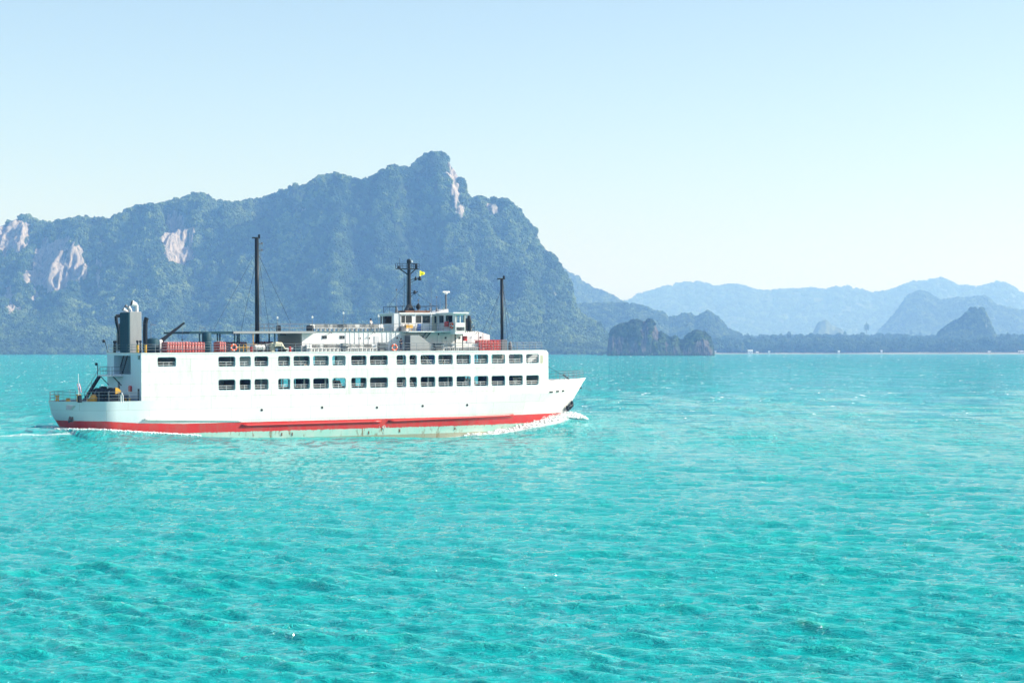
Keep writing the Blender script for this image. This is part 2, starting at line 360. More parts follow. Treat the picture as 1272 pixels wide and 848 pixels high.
# ------------------------------------------------------------------ woodland: crowns instanced on points (uncountable, one object each)
def crown_tree():
    g = bpy.data.node_groups.new("crown_scatter", 'GeometryNodeTree')
    g.interface.new_socket("Geometry", in_out='INPUT', socket_type='NodeSocketGeometry')
    g.interface.new_socket("Material", in_out='INPUT', socket_type='NodeSocketMaterial')
    g.interface.new_socket("Geometry", in_out='OUTPUT', socket_type='NodeSocketGeometry')
    n = g.nodes; l = g.links.new
    gi = n.new("NodeGroupInput"); go = n.new("NodeGroupOutput")
    jo = n.new("GeometryNodeJoinGeometry")
    var = []
    for k in range(4):
        ico = n.new("GeometryNodeMeshIcoSphere"); ico.inputs["Subdivisions"].default_value = 4; ico.inputs["Radius"].default_value = 1
        sp = n.new("GeometryNodeSetPosition"); nz = n.new("ShaderNodeTexNoise"); nz.noise_dimensions = '4D'
        nz.inputs["W"].default_value = k * 3.7; nz.inputs["Scale"].default_value = 1.9; nz.inputs["Detail"].default_value = 4; nz.inputs["Roughness"].default_value = 0.75
        no = n.new("GeometryNodeInputNormal"); s1 = n.new("ShaderNodeMath"); s1.operation = 'MULTIPLY_ADD'; s1.inputs[1].default_value = 2.6; s1.inputs[2].default_value = -1.35
        vm = n.new("ShaderNodeVectorMath"); vm.operation = 'SCALE'
        l(ico.outputs[0], sp.inputs[0]); l(nz.outputs[0], s1.inputs[0]); l(no.outputs[0], vm.inputs[0]); l(s1.outputs[0], vm.inputs["Scale"]); l(vm.outputs[0], sp.inputs["Offset"])
        g2 = n.new("GeometryNodeGeometryToInstance"); l(sp.outputs[0], g2.inputs[0]); var.append(g2)
    for v in reversed(var): l(v.outputs[0], jo.inputs[0])
    ip = n.new("GeometryNodeInstanceOnPoints"); ip.inputs["Pick Instance"].default_value = True
    ri = n.new("FunctionNodeRandomValue"); ri.data_type = 'INT'; ri.inputs[4].default_value = 0; ri.inputs[5].default_value = 3
    rr = n.new("FunctionNodeRandomValue"); rr.data_type = 'FLOAT_VECTOR'; rr.inputs[0].default_value = (-0.5, -0.5, 0); rr.inputs[1].default_value = (0.5, 0.5, 6.28)
    na = n.new("GeometryNodeInputNamedAttribute"); na.data_type = 'FLOAT'; na.inputs[0].default_value = "size"
    e2 = n.new("FunctionNodeEulerToRotation")
    sm = n.new("GeometryNodeSetMaterial")
    l(jo.outputs[0], sm.inputs[0]); l(gi.outputs[1], sm.inputs["Material"])
    l(gi.outputs[0], ip.inputs["Points"]); l(sm.outputs[0], ip.inputs["Instance"]); l(ri.outputs[2], ip.inputs["Instance Index"])
    l(rr.outputs[0], e2.inputs[0]); l(e2.outputs[0], ip.inputs["Rotation"]); l(na.outputs[0], ip.inputs["Scale"])
    l(ip.outputs[0], go.inputs[0])
    return g
CROWNS = crown_tree()
def forest(name, pts, size, mat):
    me = bpy.data.meshes.new(name); me.vertices.add(len(pts)); me.vertices.foreach_set("co", np.asarray(pts, np.float32).ravel())
    vattr(me, "size", size); me.materials.append(mat)
    o = link(name, me); md = o.modifiers.new("crowns", 'NODES'); md.node_group = CROWNS
    md[[i for i in CROWNS.interface.items_tree if i.name == "Material"][0].identifier] = mat
    tag(o, kind='stuff'); return o

# ------------------------------------------------------------------ hills: a height field between a shore line and a ridge
def hill(name, sky_pts, y0, yr, yb, step, rows, seed, amp=(0.30, 0.10), crown=0, mat=None, cliffs=(), prof=None, foot=2.0, csize=(5.5, 10), leaf=None, ridge=0):
    xs = np.array([p[0] for p in sky_pts], float); ys = np.array([p[1] for p in sky_pts], float)
    px = np.arange(xs[0], xs[-1] + step, step); skyl = np.interp(px, xs, ys); k_ = np.ones(3) / 3; skyl[1:-1] = np.convolve(skyl, k_, 'valid')
    if not crown: skyl += (fbm(px / 9.0, px * 0 + seed, 4, seed) - 0.5) * 3.2 * np.clip((HZ - skyl) / 30, 0, 1)
    u = (px - 636) / F
    if ridge: YR = yr + ridge * (fbm(px / 130.0, px * 0 + seed, 3, seed) - 0.5) * 2
    else: YR = np.full_like(px, yr)
    q = np.linspace(0, 1, rows) ** 1.0
    Y = np.where(q[:, None] < 0.72, y0 + (YR[None] - y0) * q[:, None] / 0.72, YR[None] + (yb - YR[None]) * (q[:, None] - 0.72) / 0.28)
    X = u[None] * Y; tt = (Y - y0) / (YR[None] - y0)
    P = prof or [(0, 0), (0.12, 0.07), (0.5, 0.38), (0.66, 0.66), (0.82, 0.90), (1, 1)]
    G = np.interp(np.minimum(tt, 1), [a for a, b in P], [b for a, b in P])
    G = np.where(tt > 1, np.clip(1 - (tt - 1) * 1.5, 0, 1), G)
    crown_h = csize[1] * 0.75 if crown else 0
    HR = CAMH + (HZ - skyl) * YR / F - crown_h
    HR = np.maximum(HR, foot + 1)
    sc = max(HR.max() * 0.85, 20)
    n1 = fbm(X / sc + fbm(X / sc * 1.5, Y / sc * 1.5, 2, seed + 9), Y / (sc * 1.2), 5, seed, 0.5, True) - 0.55
    n2 = fbm(X / (sc * .30) + fbm(Y / sc, X / sc, 2, seed + 3), Y / (sc * .45), 4, seed + 5, 0.5, True) - 0.5
    Z = HR[None] * G * (1 + amp[0] * n1 * 2 * np.clip(tt * 2.2, 0, 1)) + HR[None] * amp[1] * n2 * np.clip(G * 3, 0, 1) * 2
    for _ in range(5):
        tan = ((Z + crown_h - CAMH) / Y).max(0); want = (HZ - skyl) / F
        corr = (want * YR + CAMH) / np.maximum(tan * YR + CAMH, 1)
        k = np.hanning(33); k /= k.sum()
        cs = np.convolve(np.pad(corr, (16, 16), mode='edge'), k, 'valid'); wt = np.clip(G, 0, 1) ** 5
        Z = Z * cs[None] * (1 + (corr / cs - 1)[None] * wt)
    Z = np.maximum(Z, 0) + np.where(tt <= 0, -2.0, foot * 0.5)
    Z[0] = -2; Z[-1] = -2; Z[:, 0] = np.minimum(Z[:, 0], foot); 
    def rockmask(X, Y, Z):
        pyx = HZ - (Z - CAMH) * F / Y; pxx = 636 + X / Y * F; r = np.zeros_like(X)
        for (cx, cy, rx, ry, s) in cliffs:
            r = np.maximum(r, s * np.clip(1.65 - np.sqrt(((pxx - cx) / rx) ** 2 + ((pyx - cy) / ry) ** 2), 0, 1))
        return r * np.clip(0.40 + 1.5 * fbm(X / 7.0, Z / 90, 4, 78, 0.8), 0, 1.6) + 0.75 * (fbm(X / 26, Z / 40, 4, 77) - 0.5) - 0.10
    rk = rockmask(X, Y, Z)
    if cliffs: Y = Y - np.clip(rk, 0, 1) * (fbm(X / (sc * .035), Z / (sc * .22), 4, 91, 0.6, True) - 0.5) * sc * 0.09
    me = grid_mesh(name, X, Y, Z); vattr(me, "rock", rk)
    o = link(name, me, mat or M['rock'], smooth=True); tag(o, kind='structure')
    if crown:
        rr = RNG.random(crown) * (rows * 0.80 - 1); cc = RNG.random(crown) * (len(px) - 1.01)
        i = rr.astype(int); j = cc.astype(int); a = rr - i; b = cc - j
        def s(A): return (A[i, j] * (1 - a) + A[i + 1, j] * a) * (1 - b) + (A[i, j + 1] * (1 - a) + A[i + 1, j + 1] * a) * b
        x, y, z = s(X), s(Y), s(Z); keep = (rockmask(x, y, z) < 0.33) & (z > 1.0) & (x / y > (xs[0] - 636 + 1) / F)
        big = np.clip(fbm(x / 60, y / 60, 3, 5) * 1.6 - 0.3, 0, 1)
        sz = (csize[0] + (csize[1] - csize[0]) * np.clip(RNG.random(crown) * 0.6 + big * 0.5, 0, 1)) * np.clip(z / 30, 0.45, 1)
        pts = np.stack([x, y, z + sz * 0.15], -1)[keep]
        forest(leaf or name + "_woodland", pts, sz[keep], M['forest'])
    return o

MAIN = [(-420, 433), (-380, 380), (-300, 330), (-200, 300), (-100, 285), (0, 277), (25, 266), (41, 271), (57, 277), (76, 272), (105, 269), (134, 272), (153, 263), (172, 255), (204, 252), (229, 245), (245, 239.5),
        (255, 240.5), (264, 248), (287, 251), (318, 247), (349, 238), (366, 226.6), (377, 230), (400, 218), (413, 214.5), (428, 219), (458, 222), (470, 213), (489, 206), (511, 205), (523, 192.6), (541.5, 188),
        (553, 191), (564, 206), (576.6, 230), (579, 246), (586, 247), (598, 241.7), (621, 247), (636, 251), (651, 268), (668, 291), (672, 310), (685, 315), (694, 332), (706, 351), (709, 376), (719, 387), (741, 400), (753, 415), (759, 432), (764, 434)]
CLIFFS = [(74, 330, 30, 30, 1.0), (58, 346, 17, 13, 1.0), (36, 345, 8, 12, .7), (84, 305, 10, 14, .6), (219, 292, 13, 24, .95), (222, 318, 17, 12, 1.0), (239, 302, 3.5, 20, 1.0), (205, 305, 6, 18, .7), (14, 298, 24, 22, .9), (12, 372, 6, 20, .9), (44, 368, 6, 12, .8), (24, 385, 16, 6, .5),
          (566, 230, 7, 34, .72), (573, 262, 4, 9, .85), (558, 212, 5, 12, .6), (376, 261, 4, 7, .8), (123, 335, 6, 18, .7), (562, 324, 3.5, 5, .9), (692, 350, 8, 24, .34), (664, 300, 8, 14, .6), (610, 262, 10, 10, .45), (594, 330, 3, 9, .6), (130, 305, 8, 14, .5)]
hill("mountain", MAIN, 4270, 5250, 6300, 1.6, 300, 3, (0.55, 0.26), 44000, cliffs=CLIFFS, ridge=260,
     prof=[(0, 0), (0.05, 0.06), (0.30, 0.22), (0.46, 0.36), (0.56, 0.52), (0.66, 0.74), (0.80, 0.90), (1, 1)], leaf="mountain_forest", csize=(5, 13))
hill("wooded_hill", [(640, 360), (690, 374), (710, 377), (735.6, 377), (781, 376), (799, 379), (813, 387), (821, 387), (829, 394), (838, 394), (850, 390), (859, 389.5), (863, 396.4), (870, 391), (879, 385), (888, 390.7), (897.5, 400), (902, 408), (918, 413.5), (924, 425), (930, 434)],
     6300, 7000, 7600, 1.2, 90, 11, (0.3, 0.12), 9000, csize=(5, 11), leaf="hill_forest")
hill("hazy_hill", [(560, 330), (640, 310), (690, 324.6), (704, 337), (715, 341.7), (726.5, 349.6), (735.6, 357.6), (754, 363), (767.5, 371), (778, 377), (800, 390), (830, 410), (850, 434)],
     8600, 9800, 10600, 2, 60, 21, (0.25, 0.08), 5000, csize=(8, 15), leaf="hazy_hill_forest")
hill("far_mountain_range", [(640, 434), (700, 410), (740, 388), (774, 375), (793, 365.6), (827, 355), (847, 351.5), (868, 349.6), (888, 355), (918, 352), (943, 361), (963.6, 360), (979.6, 359), (1011.5, 357), (1026, 360.5), (1043, 354), (1068, 358), (1085, 364), (1112, 358), (1132, 349), (1151, 347.5), (1167, 343), (1190.6, 354), (1215, 356), (1237, 349.4), (1247, 349.4), (1272, 365), (1330, 372), (1420, 360), (1520, 434)],
     14500, 16500, 18000, 2.2, 60, 31, (0.05, 0.015), 9000, csize=(13, 25), leaf="far_range_forest", mat=M['farhill'])
hill("pale_hill", [(1078, 434), (1092, 411), (1112, 391), (1129, 366.6), (1144, 360), (1156, 365), (1168.5, 373), (1195.5, 368), (1225, 368), (1237, 379), (1272, 385), (1330, 395), (1400, 434)],
     10300, 11300, 12200, 1.6, 60, 41, (0.12, 0.03), 5000, csize=(9, 17), leaf="pale_hill_forest", mat=M['farhill'])
hill("rocky_hill", [(1156, 434), (1168, 411), (1181, 401), (1195, 393.6), (1203, 384), (1208, 380), (1214, 382.5), (1220, 381), (1225, 391), (1231, 403), (1235, 414), (1244, 425), (1250, 434)],
     5900, 6200, 6600, 0.9, 70, 51, (0.3, 0.16), 3500, cliffs=[(1214, 395, 6, 8, .30), (1226, 402, 4, 9, .30)], csize=(4, 8), leaf="rocky_hill_forest")
hill("cone_hill", [(1002, 434), (1009, 414), (1016, 400), (1026, 396.5), (1036, 404.6), (1046, 409.5), (1060, 425), (1068, 434)],
     9600, 10000, 10500, 1.2, 50, 61, (0.2, 0.1), mat=M['farhill'])
hill("rock_islet", [(753.5, 441), (754.6, 425), (756, 417), (758, 412), (761, 406.5), (768.7, 401.6), (779.7, 400), (787.4, 396), (799.5, 396.6), (807, 395.5), (814, 401), (818, 410), (827, 416), (833.6, 419.7), (838, 416.4), (844.6, 422), (849, 421), (853.5, 415), (865.6, 409), (874, 411), (881, 417.5), (885, 424), (886.5, 434), (887.5, 441)],
     3600, 3665, 3720, 0.45, 110, 71, (0.36, 0.14), 1700, csize=(1.8, 4.2), leaf="islet_trees", foot=0,
     cliffs=[(801, 414, 5, 14, .9), (799, 426, 4, 12, .75), (815, 414, 5, 10, .9), (828, 430, 4, 8, .55), (874, 431, 6, 10, 1.0), (879, 437, 6, 5, .8), (776, 428, 24, 12, .50), (800, 429, 16, 12, .48), (848, 435, 30, 6, .50), (866, 428, 14, 9, .50), (758, 428, 6, 10, .6)], mat=M['isletrock'],
     prof=[(0, 0), (0.03, 0.12), (0.18, 0.50), (0.40, 0.80), (0.7, 0.92), (1, 1)])

# ------------------------------------------------------------------ low coast
def shore_y(x): return 5160 + 60 * np.sin(x / 310.0) + 25 * np.sin(x / 97.0) - 0.02 * x
def strip(name, x0, x1, nx, rows, mat):
    xs = np.linspace(x0, x1, nx); X = np.tile(xs, (len(rows), 1)); Y = np.array([r[0](xs) + 0 * xs for r in rows]); Z = np.array([r[1] + 0 * xs for r in rows])
    return tag(link(name, grid_mesh(name, X, Y, Z), mat), kind='structure')
strip("beach", 320, 1900, 200, [(lambda x: shore_y(x) - 20, -1.0), (lambda x: shore_y(x), 0.25), (lambda x: shore_y(x) + 22 + 14 * np.sin(x / 41.0), 1.1), (lambda x: shore_y(x) + 60, 2.2)], M['sand'])
strip("land", -3000, 9000, 100, [(lambda x: np.maximum(shore_y(x), np.where(x < 330, 5400, 0)) + 34, 1.5), (lambda x: 6400 + 0 * x, 25.0), (lambda x: 9000 + 0 * x, 38.0), (lambda x: 19500 + 0 * x, 38.0)], M['land'])
# woods behind the shore, one mass
n = 15000
yy = 5260 + (RNG.random(n) ** 1.2) * 3600; uu = (RNG.uniform(852, 1330, n) - 636) / F; xx = uu * yy
sz = RNG.uniform(3.2, 9.0, n) * (0.6 + 0.8 * fbm(xx / 90, yy / 90, 3, 3))
gz = np.interp(yy, [5200, 6400, 9000], [2, 26, 40]); hz = (RNG.random(n) ** 2.2) * 22 * (0.25 + 1.2 * fbm(xx / 45, yy / 400, 3, 8))
forest("coastal_wood", np.stack([xx, yy, gz + 4 + hz], -1), sz, M['coast'])

# individual trees on the shore
def tree_mesh(kind, seed):
    rnd = random.Random(seed); mb = MB()
    if kind == 'palm':
        h = 17; lean = rnd.uniform(-1.5, 1.5); top = Vector((lean, 0, h))
        mb.tube((0, 0, -0.5), (lean * .35, 0, h * .5), 0.32, 6, 0.24, 1); mb.tube((lean * .35, 0, h * .5), top, 0.24, 6, 0.17, 1)
        for k in range(15):
            a = k * 2.4 + rnd.random(); el = rnd.uniform(-0.2, 0.9); d = Vector((math.cos(a), math.sin(a), 0)); side = Vector((-d.y, d.x, 0)); pr = None
            for i in range(6):
                s_ = i / 5; p = top + d * (4.6 * s_ * math.cos(el * .6)) + Vector((0, 0, el * 3.0 * s_ - 4.4 * s_ * s_)); wd = side * (1.0 * math.sin(math.pi * (0.12 + 0.85 * s_)))
                dr = Vector((0, 0, -0.45))
                if pr: mb.add([pr[0] - pr[1] + dr, pr[0], p, p - wd + dr], [(0, 1, 2, 3)], 0); mb.add([pr[0], pr[0] + pr[1] + dr, p + wd + dr, p], [(0, 1, 2, 3)], 0)
                pr = (p, wd)
    else:
        h, cr = (14, 5.5) if kind == 'broad' else (24, 7.0)
        mb.tube((0, 0, -0.5), (0.3, 0, h * .55), 0.55, 7, 0.35, 1)
        for k in range(6):
            a = k * 1.05 + rnd.random(); mb.tube((0.3, 0, h * rnd.uniform(.4, .6)), (0.3 + cr * .6 * math.cos(a), cr * .6 * math.sin(a), h * rnd.uniform(.7, .9)), 0.25, 5, 0.08, 1)
        cz = h * (.72 if kind == 'broad' else .78); ch = h * .33 if kind == 'broad' else h * .26
        for k in range(420):
            a = rnd.uniform(0, 6.28); b = math.asin(rnd.uniform(-0.8, 1)); rr = rnd.uniform(.55, 1.0) * (0.8 + 0.25 * math.sin(a * 3 + seed) * math.cos(b * 4))
            c = Vector((cr * rr * math.cos(a) * math.cos(b), cr * rr * math.sin(a) * math.cos(b), cz + ch * rr * math.sin(b)))
            q = rnd.uniform(.45, .95); e1 = Vector((rnd.uniform(-1, 1), rnd.uniform(-1, 1), rnd.uniform(-.6, .6))).normalized() * q; e2 = e1.orthogonal().normalized() * q * .8
            mb.add([c - e1, c - e2 * .8, c + e1, c + e2], [(0, 1, 2, 3)], 0)
    return mb
def mk_tree(name, kind, seed, leaf): return mb_obj(name, tree_mesh(kind, seed), [leaf, M['bark']])
def mb_obj(name, mb, mats):
    me = bpy.data.meshes.new(name); me.from_pydata(mb.v, [], mb.f)
    for m in mats: me.materials.append(m)
    me.polygons.foreach_set("material_index", mb.m); return me
palms = [mk_tree("coconut_palm", 'palm', k, M['coast']) for k in range(3)]
broads = [mk_tree("shore_tree", 'broad', k, M['coast']) for k in range(3)]
def ground_z(y): return float(np.interp(y, [5160, 5190, 6400, 9000], [0.6, 2, 26, 40]))
for k in range(110):
    pxx = 858 + k * 4.1 + random.uniform(-2, 2); u = (pxx - 636) / F; Y = float(shore_y(u * 5160)) + random.uniform(34, 90)
    if abs(pxx - 932) < 5: continue
    pl = random.random() < 0.45
    me = random.choice(palms if pl else broads)
    o = link("coconut_palm" if pl else "shore_tree", me); o.location = (u * Y, Y, ground_z(Y) - 0.3); o.rotation_euler.z = random.uniform(0, 6.28)
    s_ = random.uniform(.9, 1.75); o.scale = (s_, s_, s_ * random.uniform(.9, 1.15))
    tag(o, "tall coconut palm among the trees lining the distant beach" if pl else "dense round green tree among the woods lining the distant beach", "palm tree" if pl else "tree", "palms along the far shore" if pl else "trees along the far shore")
tall = mk_tree("tall_tree", 'tall', 5, M['coast'])
for (pxx, top, Y, lb) in [(1076.5, 399, 8600, "tall tree on a thin trunk standing clear against the pale far hills"), (980, 409.5, 5600, "broad dark tree rising above the wood left of the pale cone hill"), (1049.5, 410, 7300, "rounded tree just right of the pale cone hill"), (1131.5, 408.5, 8600, "taller of two faint trees below the pale pointed hill"),
                      (1143, 411, 8600, "smaller of two faint trees below the pale pointed hill"), (929, 412.5, 5700, "rounded tree standing out of the wood just right of the dark rock islet"), (1252, 411, 5600, "broad tree right of the dark rocky hill at the photo's right"), (1098, 416, 5500, "leafy tree topping the shore wood below the left foot of the pale hill")]:
    me = tall; h = CAMH + (HZ - top) * Y / F; gz_ = ground_z(Y); o = link("tall_tree", me); s_ = (h - gz_) / 25.5
    o.scale = (s_ * .55, s_ * .55, s_); o.location = ((pxx - 636) / F * Y, Y, gz_); o.rotation_euler.z = random.uniform(0, 6)
    tag(o, lb, "tree")
ym = mk_tree("yellow_tree", 'broad', 9, M['yleaf']); o = link("yellow_tree", ym); Y = 5215; o.location = ((1185 - 636) / F * Y, Y, 1.4); o.scale = (1.1,) * 3
tag(o, "pale yellowish tree at the water's edge below the dark rocky hill", "tree")

def hut(px, Y, wd, dp, h, lb, walls=M['white2'], roof=M['tin']):
    x = (px - 636) / F * Y; e = empty("beach_house", (x, Y, 1.2)); tag(e, lb, "house")
    w_ = MB().box((0, 0, h / 2), (wd, dp, h)).build("wall", walls, e)
    MB().prism([(-wd / 2 - .6, -dp / 2 - .6, h), (-wd / 2 - .6, dp / 2 + .6, h), (-wd / 2 - .6, 0, h + h * .55)], (wd + 1.2, 0, 0)).build("roof", roof, e)
    d = MB().box((0, -dp / 2 - .03, 1.05), (1.1, .1, 2.1)).build("door", M['wood'], e)
    for s_ in (-1, 1): MB().box((s_ * wd * .3, -dp / 2 - .03, h * .55), (wd * .18, .1, h * .32)).build("window", M['glass'], e)
hut(932, 5212, 12, 8, 6.0, "white house on the beach, largest of those right of the rock islet")
hut(940.5, 5220, 6, 5, 3.4, "small pale hut just right of the white beach house")
hut(955.5, 5205, 4, 4, 4.2, "narrow white hut by the water, third building right of the islet")
hut(888.5, 5230, 4.5, 4, 4.4, "tiny white hut close beside the right tip of the rock islet")
hut(1042, 5195, 5, 4, 4.6, "small white hut by the beach below the pale cone hill")
hut(1095, 5195, 4, 4, 5.5, "narrow white hut in front of the shore wood, left of the yellow tree")
hut(1229, 5195, 7, 5, 4.0, "low white hut below the right foot of the dark rocky hill")
hut(1268, 5190, 12, 6, 4.5, "long pale hut at the far right end of the beach", walls=M['tarp'])

# small boat off the foot of the mountain
def boat(px, Y, L_, lb):
    e = empty("fishing_boat", ((px - 636) / F * Y, Y, 0.0)); tag(e, lb, "boat")
    n_ = 14; vs = []; fs = []
    for i in range(n_ + 1):
        q = i / n_; x = (q - .5) * L_; b = 1.15 * math.sin(math.pi * min(max(q, .06), .94)) ** .6; sh = .7 + 1.3 * abs(q - .45) ** 2 * 2.2
        vs += [(x, -b, sh), (x, -b * .6, -.2), (x, b * .6, -.2), (x, b, sh), (x, b * .8, sh - .25), (x, -b * .8, sh - .25)]
    for i in range(n_):
        for j in range(6): a = i * 6 + j; c_ = i * 6 + (j + 1) % 6; fs.append((a, c_, c_ + 6, a + 6))
    fs += [tuple(range(6)), tuple(range(n_ * 6, n_ * 6 + 6))]
    MB().add(vs, fs).build("hull", M['wood'], e)
    MB().box((-L_ * .12, 0, 2.3), (L_ * .28, 1.7, .1)).build("canopy", M['darkgrey'], e)
    for a in (-1, 1):
        for b in (-1, 1): MB().tube((-L_ * .12 + a * L_ * .12, b * .7, .4), (-L_ * .12 + a * L_ * .12, b * .7, 2.3), .05).build("canopy_post", M['wood'], e)
boat(745.5, 3900, 10.5, "small dark boat on the water just left of the rock islet")
# ------------------------------------------------------------------ ferry frame: x forward, y from the near (starboard) side across to port, z up from the waterline
TH = R(29.0); CE, SE = math.cos(TH), math.sin(TH); FO = (-51.4, 260.0)
def ferry_st(X, Y):
    dx, dy = X - FO[0], Y - FO[1]; return dx * CE + dy * SE, -dx * SE + dy * CE

# ------------------------------------------------------------------ the sea: real waves, the ferry's own wave system, foam where they break
def build_sea():
    az_f = np.arange(-0.30, 0.3001, 0.0008); az = np.concatenate([np.linspace(-math.pi, -1.2, 8), np.linspace(-1.15, -0.33, 22), az_f, np.linspace(0.33, 1.15, 22), np.linspace(1.2, math.pi, 8)])
    dl = [62.0]
    while dl[-1] < 1300: dl.append(dl[-1] + 3.1e-4 * dl[-1] ** 1.5)
    d = np.concatenate([[2, 20, 45], dl, 1 / np.linspace(1 / dl[-1], 1 / 9000.0, 60)[1:]])
    A, D = np.meshgrid(az, d); X = D * np.sin(A); Y = D * np.cos(A)
    dr = np.gradient(d)[:, None]; rnd = np.random.default_rng(11)
    Z = np.zeros_like(X); DX = np.zeros_like(X); DY = np.zeros_like(X)
    lam = np.exp(np.linspace(math.log(0.6), math.log(15), 74)) * rnd.uniform(.92, 1.08, 74)
    wind = R(-112)                                  # the wind blows towards the camera and a little left
    for k, lm in enumerate(lam):
        th = wind + rnd.normal(0, 0.36); kk = 2 * math.pi / lm; ph = rnd.uniform(0, 6.28)
        a = 0.0120 * lm ** 0.9 if lm < 1.5 else 0.0120 * 1.5 ** .9 * (1.5 / lm) ** 0.18
        fade = np.clip((lm / np.maximum(dr, 1e-3) - 1.3) / 2.0, 0, 1)
        if not (fade > 0).any(): continue
        p = kk * (X * math.cos(th) + Y * math.sin(th)) + ph + 1.8 * np.sin(X / (lm * 5.3) + k) * np.sin(Y / (lm * 6.1) + 2 * k)
        Z += a * fade * np.cos(p); q = a * fade * np.sin(p) * 0.75; DX -= q * math.cos(th); DY -= q * math.sin(th)
    grp = 0.75 + 0.6 * fbm(X / 22, Y / 30, 3, 4); Z *= grp * 0.98; DX *= 1.1; DY *= 1.1
    sig = Z[(D > 65) & (D < 150)].std()
    # whitecaps
    sp = fbm(X / 5.5, Y / 7.5, 3, 14)
    crest = np.clip((Z / sig - 0.6) / 2.2, 0, 1)
    foam = np.clip((Z / sig - 2.1) * 1.2, 0, 1) * np.clip((fbm(X / 1.9, Y / 2.8, 3, 14) - 0.62) * 12, 0, 1) * 0.85
    far = D > 300
    fs = np.clip((fbm(X / 1.4, Y / 8.0, 3, 40) - np.interp(D, [300, 420, 700], [0.80, 0.755, 0.715])) * 14, 0, 1) * 1.3; foam = np.where(far, np.maximum(foam, fs * 0.8), foam)
    # ferry waves
    s, t = ferry_st(X, Y); dd = np.where(t < 7, -t, t - 14)
    bowtap = np.interp(s, [44, 55, 62, 68, 71, 76], [0, 1.0, 2.6, 4.8, 7, 7]); dh = dd + bowtap       # distance from the waterline
    prof = np.interp(s, [-60, -30, -14, -6, -1, 4, 8, 13, 18, 30, 39, 49, 54, 59, 64, 68, 70.5, 72.5, 75, 77], [.25, .7, 1.0, 1.05, .85, .45, .10, -.25, -.6, -.72, -.95, -1.15, -.95, -.55, .05, .75, 1.05, .7, .12, 0])
    wdt = np.where(prof > 0, 7.5, 26.0)
    eta = prof * np.exp(-(np.clip(dh, 0, 200) / wdt) ** 2)
    eta = np.where((s < -5), prof * np.exp(-((t - 5) / 8.5) ** 2), eta)
    ins = np.clip(s < -5, 0, 1)
    churn = (fbm(X / 2.4, Y / 2.4, 4, 30) - .5)
    near = np.exp(-(np.clip(dh, 0, 99) / 5) ** 2) * ((s > -40) & (s < 77))
    Z = Z * (1 - 0.45 * near) + eta + churn * 0.35 * near * np.interp(s, [-40, -5, 10, 50, 60, 70, 73.5, 76], [.5, 1, .4, .3, 1, 1.3, .3, 0])
    # foam: bow wave, thin band along the side, stern wash
    bw = np.interp(s, [46, 52, 60, 67, 71, 73.5, 75.5], [0.3, 1.6, 4.0, 5.5, 4.2, 2.0, 0.2])
    fb = np.clip(1.35 - dh / bw, 0, 1) * ((s > 46) & (s < 74.2) & (dh > -3)) * np.interp(s, [46, 52, 78], [.55, 1, 1])
    sdb = np.clip(1.2 - dh / 0.9, 0, 1) * ((s > 0) & (s < 50)) * 0.42
    back = np.clip(-s, 0, 200)
    ridge = np.exp(-((dh - (1.6 + back * 0.10)) / (1.2 + back * 0.035)) ** 2) * np.interp(s, [-90, -40, -6, 6, 16, 24], [.25, .55, .9, .85, .55, 0])
    wash = np.clip(1 - np.abs(t - 7) / (8 + back * .02), 0, 1) * np.interp(s, [-120, -30, -8, -3], [0.15, 0.3, 0.75, 0.9]) * (s < -2)
    foam = np.maximum.reduce([foam, fb, sdb, ridge, wash * .45])
    lim = (D > 40) & (D < 3200)
    DX = np.where(lim, DX, 0); DY = np.where(lim, DY, 0)
    me = grid_mesh("sea", X + DX, Y + DY, Z)
    vattr(me, "foam", foam); vattr(me, "crest", crest * 0.8); vattr(me, "lod", np.clip((D - 130) / 300, 0, 1))
    o = link("sea", me, M['sea'], smooth=True); tag(o, kind='structure')
build_sea()
# ------------------------------------------------------------------ the ferry
PIT = 0.0061                                         # it runs a third of a degree bow up
fer = empty("ferry", (FO[0], FO[1], 0.0)); fer.rotation_mode = 'XYZ'
fer.rotation_euler = (Matrix.Rotation(TH, 3, 'Z') @ Matrix.Rotation(-PIT, 3, 'Y')).to_euler()
tag(fer, "long white car ferry with red waterline band and two rows of windows, under way", "ferry")
def at(x, y, t):
    """point (s, z) on the ferry's lengthways plane at distance t from its near side, where the photograph shows (x, y)"""
    u = x - 636; s = (u * (260 + .8746 * t) + F * (51.4 + .4848 * t)) / (F * .8746 - .4848 * u)
    Y = 260 + .4848 * s + .8746 * t; return s, CAMH - (y - HZ) * Y / F - PIT * s
def att(x, y, s):
    """point (t, z) on the crossways plane at s"""
    u = x - 636; t = (F * (-51.4 + .8746 * s) - u * (260 + .4848 * s)) / (u * .8746 + F * .4848)
    Y = 260 + .4848 * s + .8746 * t; return t, CAMH - (y - HZ) * Y / F - PIT * s
B = 7.0
def stem(z): return 70.7 + 0.70 * z
def hb(s, z):
    """half breadth"""
    q = min(max((z + 0.5) / 4.9, 0), 1); s0 = 44 + 6 * q; p = 1.8 + 1.2 * q; e = stem(min(z, 6.4))
    low = 1 - 0.02 * max(0, 1.5 - z)
    if s <= s0: return B * low
    v = min(1, (s - s0) / (e - s0)); return max(0.0, B * low * (1 - v ** p))
def stern_a(z): return float(np.interp(z, [-3, 0, 1.2, 2.5, 4.4], [2.2, 3.3, 4.0, 4.9, 5.4]))
def stern_k(z): return float(np.interp(z, [-3, 0, 1.2, 2.5, 4.4], [0.90, .93, 0.955, 0.985, 1.0]))
